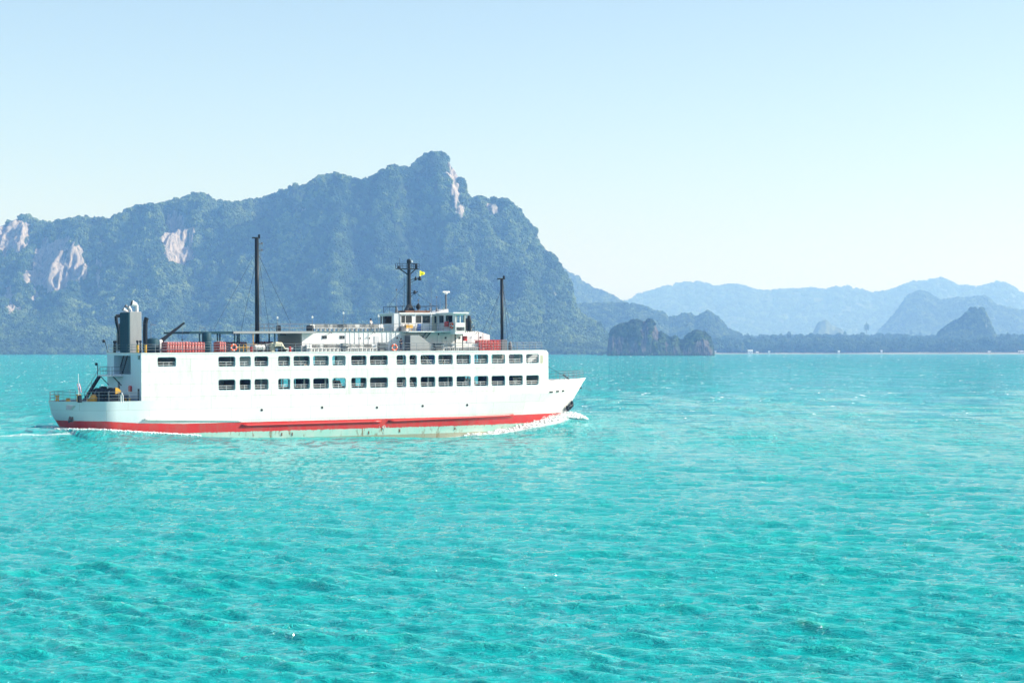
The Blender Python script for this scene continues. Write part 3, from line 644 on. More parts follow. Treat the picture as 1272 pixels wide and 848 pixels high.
def hull_line(z, n1=12, n2=54):
    """near-side outline at height z, stern centre to stem, as (s, offset from centreline)"""
    pts = []
    a = stern_a(z); k = stern_k(z)
    for i in range(n1):
        f = i / n1; pts.append((-a * (1 - f ** 1.8), B * k * f))
    e = stem(min(z, 6.4))
    for i in range(n2 + 1):
        s = e * i / n2; kk = k + (1 - k) * min(1, s / 14.0); pts.append((s, hb(s, z) * (kk if s < 14 else 1) if i < n2 else 0.0))
    return pts
ZL = [-3.0, -1.8, -1.0, -0.4, 0.1, 0.6, 1.0, 1.35, 1.9, 2.6, 3.3, 3.9, 4.4]
mb = MB(); rows = [hull_line(z) for z in ZL]; nc = len(rows[0])
vs = [(s, B - o, z) for z, r in zip(ZL, rows) for s, o in r] + [(s, B + o, z) for z, r in zip(ZL, rows) for s, o in r]
fs = []
for side in (0, 1):
    b = side * nc * len(ZL)
    for i in range(len(ZL) - 1):
        for j in range(nc - 1):
            q = (b + i * nc + j, b + i * nc + j + 1, b + (i + 1) * nc + j + 1, b + (i + 1) * nc + j); fs.append(q if side == 0 else q[::-1])
mb.add(vs, fs)
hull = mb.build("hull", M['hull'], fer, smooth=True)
def plate(name, z, s0, s1, mat, inset=0.05, n=60, parent=fer, th=0.0):
    ln = [(s, o) for s, o in hull_line(z) if s0 <= s <= s1]; vs = []
    for s, o in ln: vs += [(s, B - max(o - inset, 0), z), (s, B + max(o - inset, 0), z)]
    fs = [(2 * i, 2 * i + 2, 2 * i + 3, 2 * i + 1) for i in range(len(ln) - 1)]
    return MB().add(vs, fs).build(name, mat, parent)
plate("aft_deck", 4.28, -6, 5.0, M['deck'])
plate("car_deck", 4.30, 4.4, 66.5, M['deck'])
# bow bulwark with flare, from the deckhouse front to the stem
ZB0, ZB1 = 4.4, None
SF = 65.7
def bul_top(s): return 6.02 + 0.030 * (s - SF) + 0.0
mb = MB(); cols = [SF + (stem(6.4) - SF) * i / 18 for i in range(19)]
for side in (-1, 1):
    vs = []; th = 0.10
    for lay in (0, th):
        for i, s in enumerate(cols):
            for k in range(5):
                z = 4.4 + (bul_top(s) - 4.4) * k / 4; e = stem(z); ss = min(s, e); o = max(hb(ss, z) - lay, 0.0) if i < 18 else 0.0
                vs.append((ss if i < 18 else e - lay, B + side * o, z))
    m_ = len(cols) * 5; fs = []
    for i in range(18):
        for k in range(4):
            a = i * 5 + k; fs.append((a, a + 5, a + 6, a + 1)); fs.append((m_ + a, m_ + a + 1, m_ + a + 6, m_ + a + 5))
        a = i * 5 + 4; fs.append((a, a + 5, m_ + a + 5, m_ + a))
    mb.add(vs, fs)
mb.build("bow_bulwark", M['white'], fer, smooth=True)
mb = MB(); vs = []; ln = [s for s in cols if s < 74.2]
for s in ln: o = max(hb(s, 5.2) - 0.12, 0.02); vs += [(s, B - o, 5.25), (s, B + o, 5.25)]
mb.add(vs, [(2 * i, 2 * i + 2, 2 * i + 3, 2 * i + 1) for i in range(len(ln) - 1)]); mb.build("foredeck", M['teal'], fer)
MB().path([(s, B - max(hb(s, bul_top(s)) - .05, 0), bul_top(s) + .03) for s in cols[:-1]] + [(stem(6.3), B, bul_top(75) + .03)], 0.06, 5).build("bulwark_cap", M['whiterail'], fer)

def side_t(s): return B - hb(min(s, 66), 6.5)
def at_side(x, y, z=None):
    t = 0.0
    for _ in range(6): s, zz = at(x, y, t); t = side_t(s)
    return s, t, zz
# windows of the near side: x ranges as they stand along the ship
WX = [(271.5, 293), (297.9, 312.2), (316.3, 334), (345.7, 361), (364.9, 385.4), (389.2, 409), (413, 430), (436.5, 455.9), (459.8, 482.3), (492.9, 505.1), (509, 518.4), (522.7, 541.1),
      (544.8, 563), (567.3, 585.3), (589.2, 607), (610.8, 628), (632.3, 649.9), (653.6, 669.9)]
WS = [(at_side(a, 450)[0], at_side(b, 450)[0]) for a, b in WX]
ROWS = [(5.55, 7.00), (8.63, 10.0)]
AFTW = (at_side(195.9, 450)[0], at_side(219.4, 450)[0])
S0, S1, ZT = 4.56, SF, 10.5
def rrect(a, b, c, d, r=0.26, n=4):
    pts = []
    for cx, cz, a0 in ((b - r, c + r, -90), (b - r, d - r, 0), (a + r, d - r, 90), (a + r, c + r, 180)):
        for i in range(n + 1): q = R(a0 + 90 * i / n); pts.append((cx + r * math.cos(q), cz + r * math.sin(q)))
    return pts
holes = []                                           # (cell s0, s1, z0, z1, hole outline)
edges = [S0, (AFTW[0] - .6), AFTW[1] + .6]
def wall_mesh(yfun, dirn, inset=0.28):
    bm = bmesh.new()
    def cell(s0, s1, z0, z1, hole=None, off=0.0, nseg=1):
        pts = []
        def P(s, z): return bm.verts.new((s + 0, yfun(s, z) + dirn * off, z - (.38 if s > S1 - .01 and z > ZT - .01 else 0)))
        outer = [P(s0, z0), P(s1, z0), P(s1, z1), P(s0, z1)]
        if not hole:
            bm.faces.new(outer); return None
        es = [bm.edges.new((outer[i], outer[(i + 1) % 4])) for i in range(4)]
        hv = [P(a, b) for a, b in hole]; es += [bm.edges.new((hv[i], hv[(i + 1) % len(hv)])) for i in range(len(hv))]
        bmesh.ops.triangle_fill(bm, use_beauty=True, edges=es)
        return hv
    xs = [S0]
    cells = []
    a0, a1 = AFTW[0] - .5, AFTW[1] + .5
    for zi, (z0, z1, (h0, h1)) in enumerate(((5.35, 7.8, ROWS[0]), (7.8, ZT, ROWS[1]))):
        pos = S0
        if zi == 1: cells += [(pos, a0, z0, z1, None), (a0, a1, z0, z1, rrect(AFTW[0], AFTW[1], 8.72, 9.98))]; pos = a1
        mids = [WS[0][0] - .25] + [(WS[i][1] + WS[i + 1][0]) / 2 for i in range(17)] + [WS[17][1] + .2]
        cells.append((pos, mids[0], z0, z1, None))
        for i in range(18): cells.append((mids[i], mids[i + 1], z0, z1, rrect(WS[i][0], WS[i][1], h0, h1)))
        n = 4
        for k in range(n if zi else 0): cells.append((mids[-1] + (S1 - mids[-1]) * k / n, mids[-1] + (S1 - mids[-1]) * (k + 1) / n, z0, z1, None))
    sg = [S0, 20, 35, 44, 50, 54, 57, 59, 61, mids[-1], 63.6, 64.4, 65.1, S1]; sg = sorted(x for x in sg if x <= mids[-1] or x > mids[-1] + .1)
    for a_, b_ in zip(sg[:-1], sg[1:]):
        for c_, d_ in ((4.4, 4.7), (4.7, 5.0), (5.0, 5.35)): cells.append((a_, b_, c_, d_, None))
        if a_ >= mids[-1] - .001:
            for c_, d_ in ((5.35, 5.8), (5.8, 6.2), (6.2, 6.5), (6.5, 7.8)): cells.append((a_, b_, c_, d_, None))
    for c in cells:
        ho = cell(*c, off=0.0); hi = cell(*c, off=inset)
        if ho:
            for i in range(len(ho)): j = (i + 1) % len(ho); bm.faces.new((ho[i], ho[j], hi[j], hi[i]))
    bmesh.ops.remove_doubles(bm, verts=bm.verts, dist=0.0005)
    bmesh.ops.recalc_face_normals(bm, faces=bm.faces)
    me = bpy.data.meshes.new("side_wall"); bm.to_mesh(me); bm.free(); return me
near_wall = link("side_wall", wall_mesh(lambda s, z: B - hb(min(s, 66), min(z, 6.5)), 1), M['white'], fer)
far_wall = link("side_wall", wall_mesh(lambda s, z: B + hb(min(s, 66), min(z, 6.5)), -1), M['white'], fer)
# aft face of the superstructure, with the stair recess; seen from astern
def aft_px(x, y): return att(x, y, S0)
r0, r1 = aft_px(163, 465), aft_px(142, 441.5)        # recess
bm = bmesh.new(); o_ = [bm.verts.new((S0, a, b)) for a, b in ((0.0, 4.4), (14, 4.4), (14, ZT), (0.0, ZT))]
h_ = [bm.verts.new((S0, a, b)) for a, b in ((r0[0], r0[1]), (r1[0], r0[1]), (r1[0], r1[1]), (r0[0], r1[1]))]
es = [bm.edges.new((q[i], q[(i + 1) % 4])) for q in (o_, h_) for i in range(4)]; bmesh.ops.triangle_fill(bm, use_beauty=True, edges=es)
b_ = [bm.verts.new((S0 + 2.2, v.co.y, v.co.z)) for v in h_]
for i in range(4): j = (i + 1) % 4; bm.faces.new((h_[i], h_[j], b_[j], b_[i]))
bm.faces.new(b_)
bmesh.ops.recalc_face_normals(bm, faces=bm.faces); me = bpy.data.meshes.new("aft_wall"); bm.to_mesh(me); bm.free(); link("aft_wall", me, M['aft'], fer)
# front wall
tf = side_t(SF)
fo_ = [(B - hb(SF, z) + .08, z) for z in (5.2, 5.6, 6.0, 6.4)] + [(tf + .05, ZT - .42)]
MB().prism([(SF - .06, t, z) for t, z in fo_] + [(SF - .06, 14 - t, z) for t, z in fo_[::-1]], (.05, 0, 0)).build("front_wall", M['white'], fer)
# boat deck and passenger deck slabs following the sides
def slab(name, z0, z1, s0, s1, inset, mat, n=30):
    mb = MB(); vs = []; ss = [s0 + (s1 - s0) * i / n for i in range(n + 1)]
    for s in ss: t = side_t(s) + inset; vs += [(s, t, z0), (s, t, z1), (s, 14 - t, z1), (s, 14 - t, z0)]
    fs = [tuple(range(4))[::-1], tuple(range(4 * n, 4 * n + 4))]
    for i in range(n):
        for k in range(4): a = 4 * i + k; b = 4 * i + (k + 1) % 4; fs.append((a, a + 4, b + 4, b))
    return mb.add(vs, fs).build(name, mat, fer)
slab("boat_deck", ZT - 0.12, ZT + 0.03, S0 - .03, SF - .85, -0.04, M['whiterail'])
slab("deck_planking", ZT + 0.034, ZT + 0.06, S0 + .1, SF - .95, 0.18, M['deck'])
slab("passenger_deck", 7.55, 7.72, S0 + .1, SF - .1, 0.30, M['steelgrey'])
# window frames and guard rails, one per opening
def window(s0, s1, z0, z1, side):
    sm = (s0 + s1) / 2; t = side_t(sm) if side == 0 else 14 - side_t(sm); dy = 1 if side == 0 else -1
    sl = math.atan((side_t(s1) - side_t(s0)) / (s1 - s0)) * (1 if side == 0 else -1)
    e = MB(); o = rrect(-(s1 - s0) / 2, (s1 - s0) / 2, -(z1 - z0) / 2, (z1 - z0) / 2); i_ = rrect(-(s1 - s0) / 2 + .07, (s1 - s0) / 2 - .07, -(z1 - z0) / 2 + .07, (z1 - z0) / 2 - .07, .2)
    n = len(o); vs = [(a, 0, b) for a, b in o] + [(a, 0, b) for a, b in i_] + [(a, .06, b) for a, b in i_]
    e.add(vs, [(k, (k + 1) % n, n + (k + 1) % n, n + k) for k in range(n)] + [(n + k, n + (k + 1) % n, 2 * n + (k + 1) % n, 2 * n + k) for k in range(n)])
    fr = e.build("window_frame", M['curtain'], fer); fr.location = (sm, t + dy * 0.10, (z0 + z1) / 2); fr.rotation_euler.z = sl
    if side == 1: return
    r = MB(); w2 = (s1 - s0) / 2
    for hz_ in (-.12, -.40) if z0 < 8 else (-.05, -.36): r.tube((-w2, 0.14, hz_), (w2, 0.14, hz_), .033, 5)
    k = max(1, int(round((s1 - s0) / 1.0)))
    for q in range(k + 1): x = -w2 + .12 + (2 * w2 - .24) * q / k; r.tube((x, .14, -(z1 - z0) / 2), (x, .14, -.05), .025, 4)
    r.build("guard_rail", M['whiterail'], fr)
for side in (0, 1):
    for z0, z1 in ROWS:
        for a, b in WS: window(a, b, z0, z1, side)
    window(AFTW[0], AFTW[1], 8.72, 9.98, side)
s_, t_, z_ = at_side(672.6, 446); MB().box((s_, t_ - .02, z_), (.6, .06, 1.1)).build("vent_panel", M['tarp'], fer)
# inside the passenger decks
pu = MB().tube((0, 0, 0), (0, 0, 2.66), .09, 6).mesh("pillar", M['whiterail']); pl_ = MB().tube((0, 0, 0), (0, 0, 3.25), .12, 6).mesh("pillar", M['whiterail'])
for s in np.arange(15.4, 63, 3.1):
    for me_, y_, z_ in ((pu, 3.2, 7.72), (pu, 10.8, 7.72), (pl_, 1.6, 4.3), (pl_, 12.4, 4.3)): link("pillar", me_, None, fer).location = (s, y_, z_)
def seat_row(n=4):
    mb = MB()
    for i in range(n):
        y = i * .55; mb.rbox((0, y, .42), (.46, .48, .07), .03); mb.box((-.24, y, .72), (.06, .48, .55))
        mb.tube((0, y, 0), (0, y, .4), .03, 5)
    mb.box((0, (n - 1) * .275, .36), (.06, n * .55, .05)); return mb.mesh("seat_row", M['shirtw'])
sr = seat_row()
for i, s in enumerate(np.arange(15.2, 62, 1.25)):
    for t in (0.9, 3.9, 8.0):
        if random.random() < .86: o = link("seat_row", sr, None, fer); o.location = (s, t + side_t(s), 7.72)
for i, (x, t) in enumerate([(300, 4.2), (350, 4.0), (372, 5.0), (398, 3.0), (425, 2.2), (470, 5.5), (545, 5.0), (575, 3.6), (600, 4.4), (618, 3.4), (645, 4.0)]):
    s, _ = at(x, 450, t); MB().box((s, t, 9.05), (1.5, .08, 2.66)).build("partition", [M['curtain'], M['inner']][i % 2], fer)
for x, c in ((537, 'blue'), (300, 'inner'), (495, 'darkgrey'), (662, 'inner')):
    s, _ = at(x, 450, 3.4); MB().box((s, 3.4 if x > 400 else 2.0, 9.05), (1.0 if x == 537 else 1.6, .1, 2.66)).build("partition", M[c], fer)
for a_, b_, t_ in ((15.2, 20.6, 10.2), (23.5, 32.6, 9.6), (36.0, 44.5, 9.8), (46.5, 57.0, 9.4)): MB().box(((a_ + b_) / 2, t_, 9.05), (b_ - a_, .08, 2.66)).build("partition", M['inner'], fer)
for x0 in (516, 528):                                # inner companion stairs seen through two windows
    s, _ = at(x0, 450, 1.6); mb = MB(); mb.tube((s, 1.6, 9.9), (s + 1.9, 1.6, 7.7), .07, 4); mb.tube((s, 2.4, 9.9), (s + 1.9, 2.4, 7.7), .07, 4)
    for k in range(8): mb.box((s + .2 + k * .22, 2.0, 9.6 - k * .26), (.24, .8, .04))
    mb.build("companion_stair", M['whiterail'], fer)
# car deck ventilation casings (solid cores that stop the view in the after and forward thirds)
for a, b in ((22.6, 26.5), (44.0, 52.0)):
    MB().box(((a + b) / 2, 7.2, 5.9), (b - a, 1.4, 3.3)).build("engine_casing", M['inner'], fer)

# hull fittings
def rub(x0, y0, x1, y1, r, mat, name):
    a = at_side(x0, y0); b = at_side(x1, y1); pts = []
    for i in range(25):
        s = a[0] + (b[0] - a[0]) * i / 24; z = a[2] + (b[2] - a[2]) * i / 24; pts.append((s, B - hb(s, z) - .02, z))
    MB().sweep(pts, r, 10).build(name, mat, fer, smooth=True)
rub(300.5, 528.3, 473, 523.2, .17, M['red'], "rubbing_strake"); rub(483, 523.0, 643, 515.6, .17, M['red'], "rubbing_strake")
rub(179, 521.0, 300, 522.3, .13, M['white'], "upper_strake")
for x, y in ((325.3, 509), (400.3, 506), (468.4, 506), (525.2, 504), (580.6, 502.8)):
    s, t, z = at_side(x, y); t = B - hb(s, z)
    e = MB(); e.torus((s, t - .005, z), .17, .03, (0, 1, 0), 14, 6); f_ = e.build("scupper", M['steelgrey'], fer); MB().lathe((s, t - .012, z), [(.16, 0), (.16, .03)], 12, (0, 1, 0)).build("scupper_hole", M['black'], f_)
def on_hull(x, y):
    t = 0
    for _ in range(8): s, z = at(x, y, t); t = B - hb(s, z)
    return s, t, z
for x, y, wd in ((684.8, 486.6, .75), (692.7, 485.8, .75), (699.6, 485.2, .6), (721, 481.8, .45)):
    s, t, z = on_hull(x, y); s2, t2, z2 = on_hull(x + .6, y); sl = math.atan2(t2 - t, s2 - s)
    f_ = MB().box((0, 0, 0), (wd, .10, .20)).build("fairlead", M['black'], fer); f_.location = (s, t - .02, z); f_.rotation_euler.z = sl
s, t, z = on_hull(480, 532)
# bottom-paint marks: draught figures and load-line ring, painted white
def text(body, size, name, mat, loc, rot, parent=None):
    cu = bpy.data.curves.new(name, 'FONT'); cu.body = body; cu.size = size; cu.extrude = .006; cu.align_x = 'CENTER'; cu.align_y = 'CENTER'
    o = bpy.data.objects.new(name, cu); C.objects.link(o); dg = bpy.context.evaluated_depsgraph_get()
    me = bpy.data.meshes.new_from_object(o.evaluated_get(dg)); bpy.data.objects.remove(o); me.materials.clear()
    q = link(name, me, mat, parent); q.location = loc; q.rotation_euler = rot; return q
def flush(x, y, d=.03): s, t, z = on_hull(x, y); return s, t - d, z
a = flush(477, 530.2); MB().torus(a, .20, .035, (0, 1, 0), 18, 5).box((a[0], a[1], a[2]), (.62, .03, .05)).build("load_line_mark", M['white'], fer)
for (x, y, bd, sz_) in ((471.5, 530.2, "L", .42), (482.3, 530.6, "V", .34), (471.5, 534.5, "2", .34), (477, 534.5, "8", .34), (477, 537.8, "6", .3)):
    text(bd, sz_, "draught_mark", M['white'], flush(x, y), (R(90), 0, 0), fer)
for x, y in ((496.5, 534.6), (458, 537.0), (565, 531.5), (350, 539), (363, 538.8)):
    a = flush(x, y, .02); MB().box(a, (.16, .05, .42)).build("sea_chest", M['rust'], fer)
# bow anchor in its pocket and the stern anchor
def anchor(loc, rot, sc, parent):
    a = empty("anchor", loc, parent); a.rotation_euler = rot; a.scale = (sc,) * 3
    MB().tube((0, .1, -.2), (-.55, .5, -.3), .16, 8).torus((-.2, -.32, .05), .2, .06, (0, 1, 0), 12, 6).build("anchor_shank", M['black'], a)
    mb = MB().rbox((0, 0, 0), (1.75, .55, .5), .16)
    for q in (-1, 1): mb.prism([(q * .35, -.2, .1), (q * .86, -.2, .1), (q * .78, -.2, .62), (q * .5, -.2, .5)], (0, .34, 0))
    mb.build("anchor_fluke", M['black'], a)
s, t, z = on_hull(705.5, 504.5)
anchor((s + .1, t - .35, z - .05), (R(14), R(-30), R(22)), .95, fer)
MB().tube((s - .9, t + .15, z - .75), (s - .35, t - .25, z - .45), .34, 10, .40).build("anchor_pocket", M['steelgrey'], fer)
t2, z2 = att(95.5, 523, -4.4); anchor((-5.15, t2, z2 + .15), (0, 0, R(90)), .72, fer)
MB().prism([(-5.0, t2 - 1.6, z2 + 2.0), (-5.0, t2 + 1.6, z2 + 2.0), (-5.2, t2 + 1.0, z2 + 1.45), (-5.2, t2 - .9, z2 + 1.45)], (-.28, 0, .0)).build("stern_bracket", M['steelgrey'], fer)

# ---------------- railings
def railing(name, pts, h=1.05, bars=3, step=1.9, mat=None, parent=None, r=.028, post_r=.034):
    mb = MB(); mat = mat or M['rail']
    for k in range(bars):
        hh = h * (k + 1) / bars; mb.path([(p[0], p[1], p[2] + hh) for p in pts], r, 5)
    root = mb.build(name, mat, parent or fer)
    pm = MB().tube((0, 0, 0), (0, 0, h), post_r, 5).mesh("rail_post", mat)
    for a, b in zip(pts[:-1], pts[1:]):
        a = Vector(a); b = Vector(b); n = max(1, int(round((b - a).length / step)))
        for i in range(n): o = link("rail_post", pm, None, root); o.location = a.lerp(b, i / n)
    o = link("rail_post", pm, None, root); o.location = pts[-1]
    return root
ZD = ZT + .06
railing("boat_deck_railing", [(14.0, 14 - .25, ZD), (4.7, 14 - .25, ZD), (4.7, .22, ZD)] + [(s, side_t(s) + .22, ZD) for s in (12, 24, 36, 50, 56, 60, 64.6)] + [(64.6, 14 - side_t(64.6) - .22, ZD), (50, 13.78, ZD)])
railing("aft_deck_railing", [(4.3, .2, 4.4), (0.3, .15, 4.4)] + [(-5.4 * (1 - f ** 1.8) + .15, B - B * f * .985, 4.4) for f in (.9, .75, .5, .25, 0)] + [(-5.4 * (1 - f ** 1.8) + .15, B + B * f * .985, 4.4) for f in (.25, .5, .75, .9, 1)], h=1.2, step=1.5)
railing("bow_railing", [(68.3, B - hb(68.3, 6.1) + .15, 6.15), (71.5, B - hb(71.5, 6.2) + .12, 6.22), (74.6, B - .15, 6.3), (71.5, B + hb(71.5, 6.2) - .12, 6.22), (68.3, B + hb(68.3, 6.1) - .15, 6.15)], h=1.15, step=1.3)
MB().tube((65.9, 7, 9.6), (73.4, 6.9, 5.6), .025, 4).tube((71.2, 6.9, 6.9), (73.2, 6.9, 5.5), .10, 6).build("forestay", M['black'], fer)
MB().lathe((71.5, 5.2, 5.25), [(.3, 0), (.22, .2), (.22, .6), (.32, .7)], 10).lathe((70.2, 9, 5.25), [(.3, 0), (.22, .2), (.22, .6), (.32, .7)], 10).build("mooring_bitt", M['black'], fer)

# ---------------- deckhouse on the boat deck
T0, T1 = 2.8, 11.2
DA = at(375.6, 420, T0)[0]; DF = at(609, 420, T0)[0]; DH = 13.25
sc1 = at(594, 410, T0)[0]
outl = [(DA, ZD), (DF, ZD), (DF, DH - .55), (sc1, DH), (DA, DH)]
dh_ = MB().prism([(s, T0, z) for s, z in outl], (0, T1 - T0, 0)).build("deckhouse", M['white2'], fer)
MB().prism([(DA - .05, T0 + .15, ZD + .05), (DA - .05, T1 - .15, ZD + .05), (DA - .05, T1 - .15, DH - .2), (DA - .05, T0 + .15, DH - .2)], (-.05, 0, 0)).build("aft_panel", M['steelgrey'], dh_)
t_, z_ = att(353, 414.5, DA); MB().box((DA - .12, t_, z_), (.08, 2.0, .45)).build("vent_grille", M['black'], dh_)
rib = MB().box((0, -.02, 0), (.07, .05, 2.55)).mesh("wall_rib", M['whiterail'])
for x in np.arange(430, 606, 5.7):
    if 463 < x < 473 or 508 < x < 542 or 564 < x < 590: continue
    s, z = at(x, 420, T0); o = link("wall_rib", rib, None, dh_); o.location = (s, T0 - .01, (ZD + DH) / 2 - (0.2 if x > 594 else 0))
def on_dh(x, y): s, z = at(x, y, T0); return s, z
for x0, x1, y0, y1 in ((401, 403.2, 417, 420.2), (403.9, 406.2, 417, 420.2), (423, 425.2, 417, 420.2), (426, 428.2, 417, 420.2)):
    a = on_dh(x0, y1); b = on_dh(x1, y0); f_ = MB().box(((a[0] + b[0]) / 2, T0 - .02, (a[1] + b[1]) / 2), (b[0] - a[0] + .1, .08, b[1] - a[1] + .1)).build("window", M['steelgrey'], dh_)
    MB().box(((a[0] + b[0]) / 2, T0 - .07, (a[1] + b[1]) / 2), (b[0] - a[0], .04, b[1] - a[1])).build("pane", M['glass'], f_)
for x, y in ((447.5, 420), (459, 420), (493.5, 419.5), (545, 415), (554, 419.5), (571.5, 419.5), (597.5, 419)):
    s, z = on_dh(x, y); f_ = MB().torus((s, T0 - .02, z), .15, .035, (0, 1, 0), 14, 6).build("porthole", M['steelgrey'], dh_); MB().lathe((s, T0 - .04, z), [(.14, 0), (.14, .05)], 12, (0, 1, 0)).build("pane", M['glass'], f_)
for x0, x1 in ((465.3, 471.6), (580.2, 586.6)):
    a = on_dh(x0, 431); b = on_dh(x1, 414); d_ = MB().rbox(((a[0] + b[0]) / 2, T0 - .03, ZD + 1.05), (b[0] - a[0], .08, 2.0), .03).build("door", M['tin'], dh_); MB().box((b[0] - .15, T0 - .1, ZD + 1.05), (.12, .06, .05)).build("handle", M['black'], d_)
for x, y in ((409, 414), (463, 413.5), (502.5, 413), (592, 413.5)):           # goose-neck lamps on the wall
    s, z = on_dh(x, y); MB().path([(s, T0, z - .1), (s, T0 - .3, z + .15), (s + .15, T0 - .55, z + .1)], .03, 5).lathe((s + .15, T0 - .55, z + .1), [(.05, 0), (.13, -.12)], 8).build("wall_lamp", M['darkgrey'], dh_)
s, z = on_dh(420, 411); 
# canopy: dark forward-aft roof on posts, grey after part joining the deckhouse
def roof_slab(x0, x1, t0, t1, z0, z1, name, mat):
    a = at(x0, 411, t0)[0]; b = at(x1, 411, t0)[0]
    return MB().box(((a + b) / 2, (t0 + t1) / 2, (z0 + z1) / 2), (b - a, t1 - t0, z1 - z0)).build(name, mat, fer), a, b
can, ca, cb = roof_slab(236, 290.5, 2.0, 12.0, 13.02, 13.27, "canopy", M['teal'])
can2, _, cb2 = roof_slab(290.7, 393.5, 1.9, 12.1, 13.00, 13.30, "canopy", M['steelgrey'])
pm = MB().tube((0, 0, 0), (0, 0, 13.03 - ZD), .10, 6).mesh("canopy_post", M['teal'])
for x, t, p_ in ((248.5, 2.3, can), (256.5, 11.6, can), (271, 2.3, can), (273.8, 3.4, can), (262, 11.6, can), (292.3, 2.3, can2), (295.4, 3.2, can2), (297.6, 4.0, can2), (342, 2.3, can2), (335, 11.6, can2)):
    o = link("canopy_post", pm, None, p_); o.location = (at(x, 420, t)[0], t, ZD)
s = at(248.5, 408, 3)[0]; MB().path([(s, 3, 13.2), (s, 3, 13.75), (s + .8, 3, 13.75), (s + .8, 3, 13.2)], .03, 5).build("roof_handrail", M['rail'], can)
# sun deck on the deckhouse roof
SDZ = DH + .04
MB().box(((DA + 43.2) / 2, 7, DH + .02), (43.2 - DA + .3, T1 - T0 + .3, .05)).build("sun_deck", M['deck'], fer)
railing("sun_deck_railing", [(43.0, T0 + .05, SDZ), (at(393, 411, T0)[0], T0 + .05, SDZ), (DA + .1, T0 + .05, SDZ), (at(345.5, 411, 2.2)[0] , 2.2, 13.3), (at(345.5, 411, 2.2)[0], 11.8, 13.3), (DA, 11.2, SDZ), (43, 11.1, SDZ)], h=1.0, bars=2, step=1.6)
bench_me = MB().rbox((0, 0, .42), (1.5, .42, .07), .03).box((0, .22, .72), (1.5, .05, .42)).box((-.6, 0, .2), (.06, .4, .4)).box((.6, 0, .2), (.06, .4, .4)).mesh("bench", M['shirtw'])
for t in (3.6, 6.2, 8.8):
    for x in np.arange(393, 474, 5.6):
        s = at(x, 405, t)[0]
        if s < DA + 1 or s > 42.6: continue
        o = link("bench", bench_me, None, fer); o.location = (s, t, SDZ)
for x in np.concatenate([np.arange(389, 425, 4.9), np.arange(434, 466, 4.9), np.arange(553, 598, 4.9)]):
    s = at(x, 432, .95)[0]; o = link("bench", bench_me, None, fer); o.location = (s, side_t(s) + 1.0, ZD); o.scale = (.8, 1, 1)
for x, y in ((345.3, 393), (388.6, 392.4), (427.2, 387.2), (470.6, 391)):      # lamp poles
    s, z = at(x, y, 2.95); base = 13.3 if x < 380 else SDZ
    lp = MB().tube((s, 2.95, base), (s, 2.95, z), .04, 5).build("lamp_pole", M['rail'], fer)
    MB().lathe((s, 2.95, z), [(.05, 0), (.16, -.12), (.13, -.32), (.03, -.36)], 8).build("lamp_head", M['shirtw'], lp)
for (x, t) in ((346.8, 3.0), (384, 3.3), (387.5, 3.5)):
    s = at(x, 408, t)[0]; MB().rbox((s, t, (13.3 if x < 380 else SDZ) + .4), (.55, .5, .8), .1).build("ventilator", M['black'], fer)

# ---------------- wheelhouse
WA = 43.55; WT = 4.4; WTF = 11.0; WR = 15.85; WZ = 13.0
WNF = at(579, 400, -.6)[0]; WNA = at(566, 400, -.6)[0]
whe = empty("wheelhouse", (0, 0, 0), fer)
def wallbox(name, a, b, th, z0, z1, mat, parent, wins=()):
    """upright wall from a to b (xy) with rectangular window openings (fractions u0,u1,z0,z1), thickness th to the left"""
    a = Vector((a[0], a[1])); b = Vector((b[0], b[1])); d = b - a; nrm = Vector((-d.y, d.x)).normalized() * th
    us = sorted({0.0, 1.0} | {w_[0] for w_ in wins} | {w_[1] for w_ in wins}); zs = sorted({z0, z1} | {w_[2] for w_ in wins} | {w_[3] for w_ in wins}); mb = MB()
    for u0, u1 in zip(us[:-1], us[1:]):
        for c0, c1 in zip(zs[:-1], zs[1:]):
            if any(w_[0] <= u0 and u1 <= w_[1] and w_[2] <= c0 and c1 <= w_[3] for w_ in wins): continue
            p = a + d * u0; q = a + d * u1; mb.prism([(p.x, p.y, c0), (q.x, q.y, c0), (q.x, q.y, c1), (p.x, p.y, c1)], (nrm.x, nrm.y, 0))
    o = mb.build(name, mat, parent)
    for w_ in wins:
        if len(w_) > 4 and w_[4]:
            p = a + d * w_[0] + nrm * .5; q = a + d * w_[1] + nrm * .5
            MB().prism([(p.x, p.y, w_[2]), (q.x, q.y, w_[2]), (q.x, q.y, w_[3]), (p.x, p.y, w_[3])], (nrm.x * .1, nrm.y * .1, 0)).build("pane", M[w_[4]], o)
    return o
zs0, zs1 = 14.42, 15.45
def fr(x, s0, s1, t): return (at(x, 395, t)[0] - s0) / (s1 - s0)
near_w = [(max(fr(a, WA, WNA, WT), .005), min(fr(b, WA, WNA, WT), .995), zs0, zs1, 'glass') for a, b in ((496.8, 504.0), (504.6, 512.4), (516.2, 524.4), (525.2, 535.2))]
wallbox("side_wall", (WA, WT), (WNA, WT), .12, SDZ, WR - .18, M['white2'], whe, near_w)
wallbox("side_wall", (WA, WTF), (WNF, WTF), -.12, SDZ, WR - .18, M['white2'], whe, [(.1, .32, zs0, zs1, 'glass'), (.36, .6, zs0, zs1, 'glass'), (.66, .95, zs0, zs1, 'glass')])
wallbox("aft_wall", (WA, WT), (WA, WTF), -.12, SDZ, WR - .18, M['white2'], whe, [((7.2 - WT) / 6.6, (10.1 - WT) / 6.6, zs0 - .1, zs1, 'clear'), ((10.4 - WT) / 6.6, (10.9 - WT) / 6.6, zs0, zs1, 'glass')])
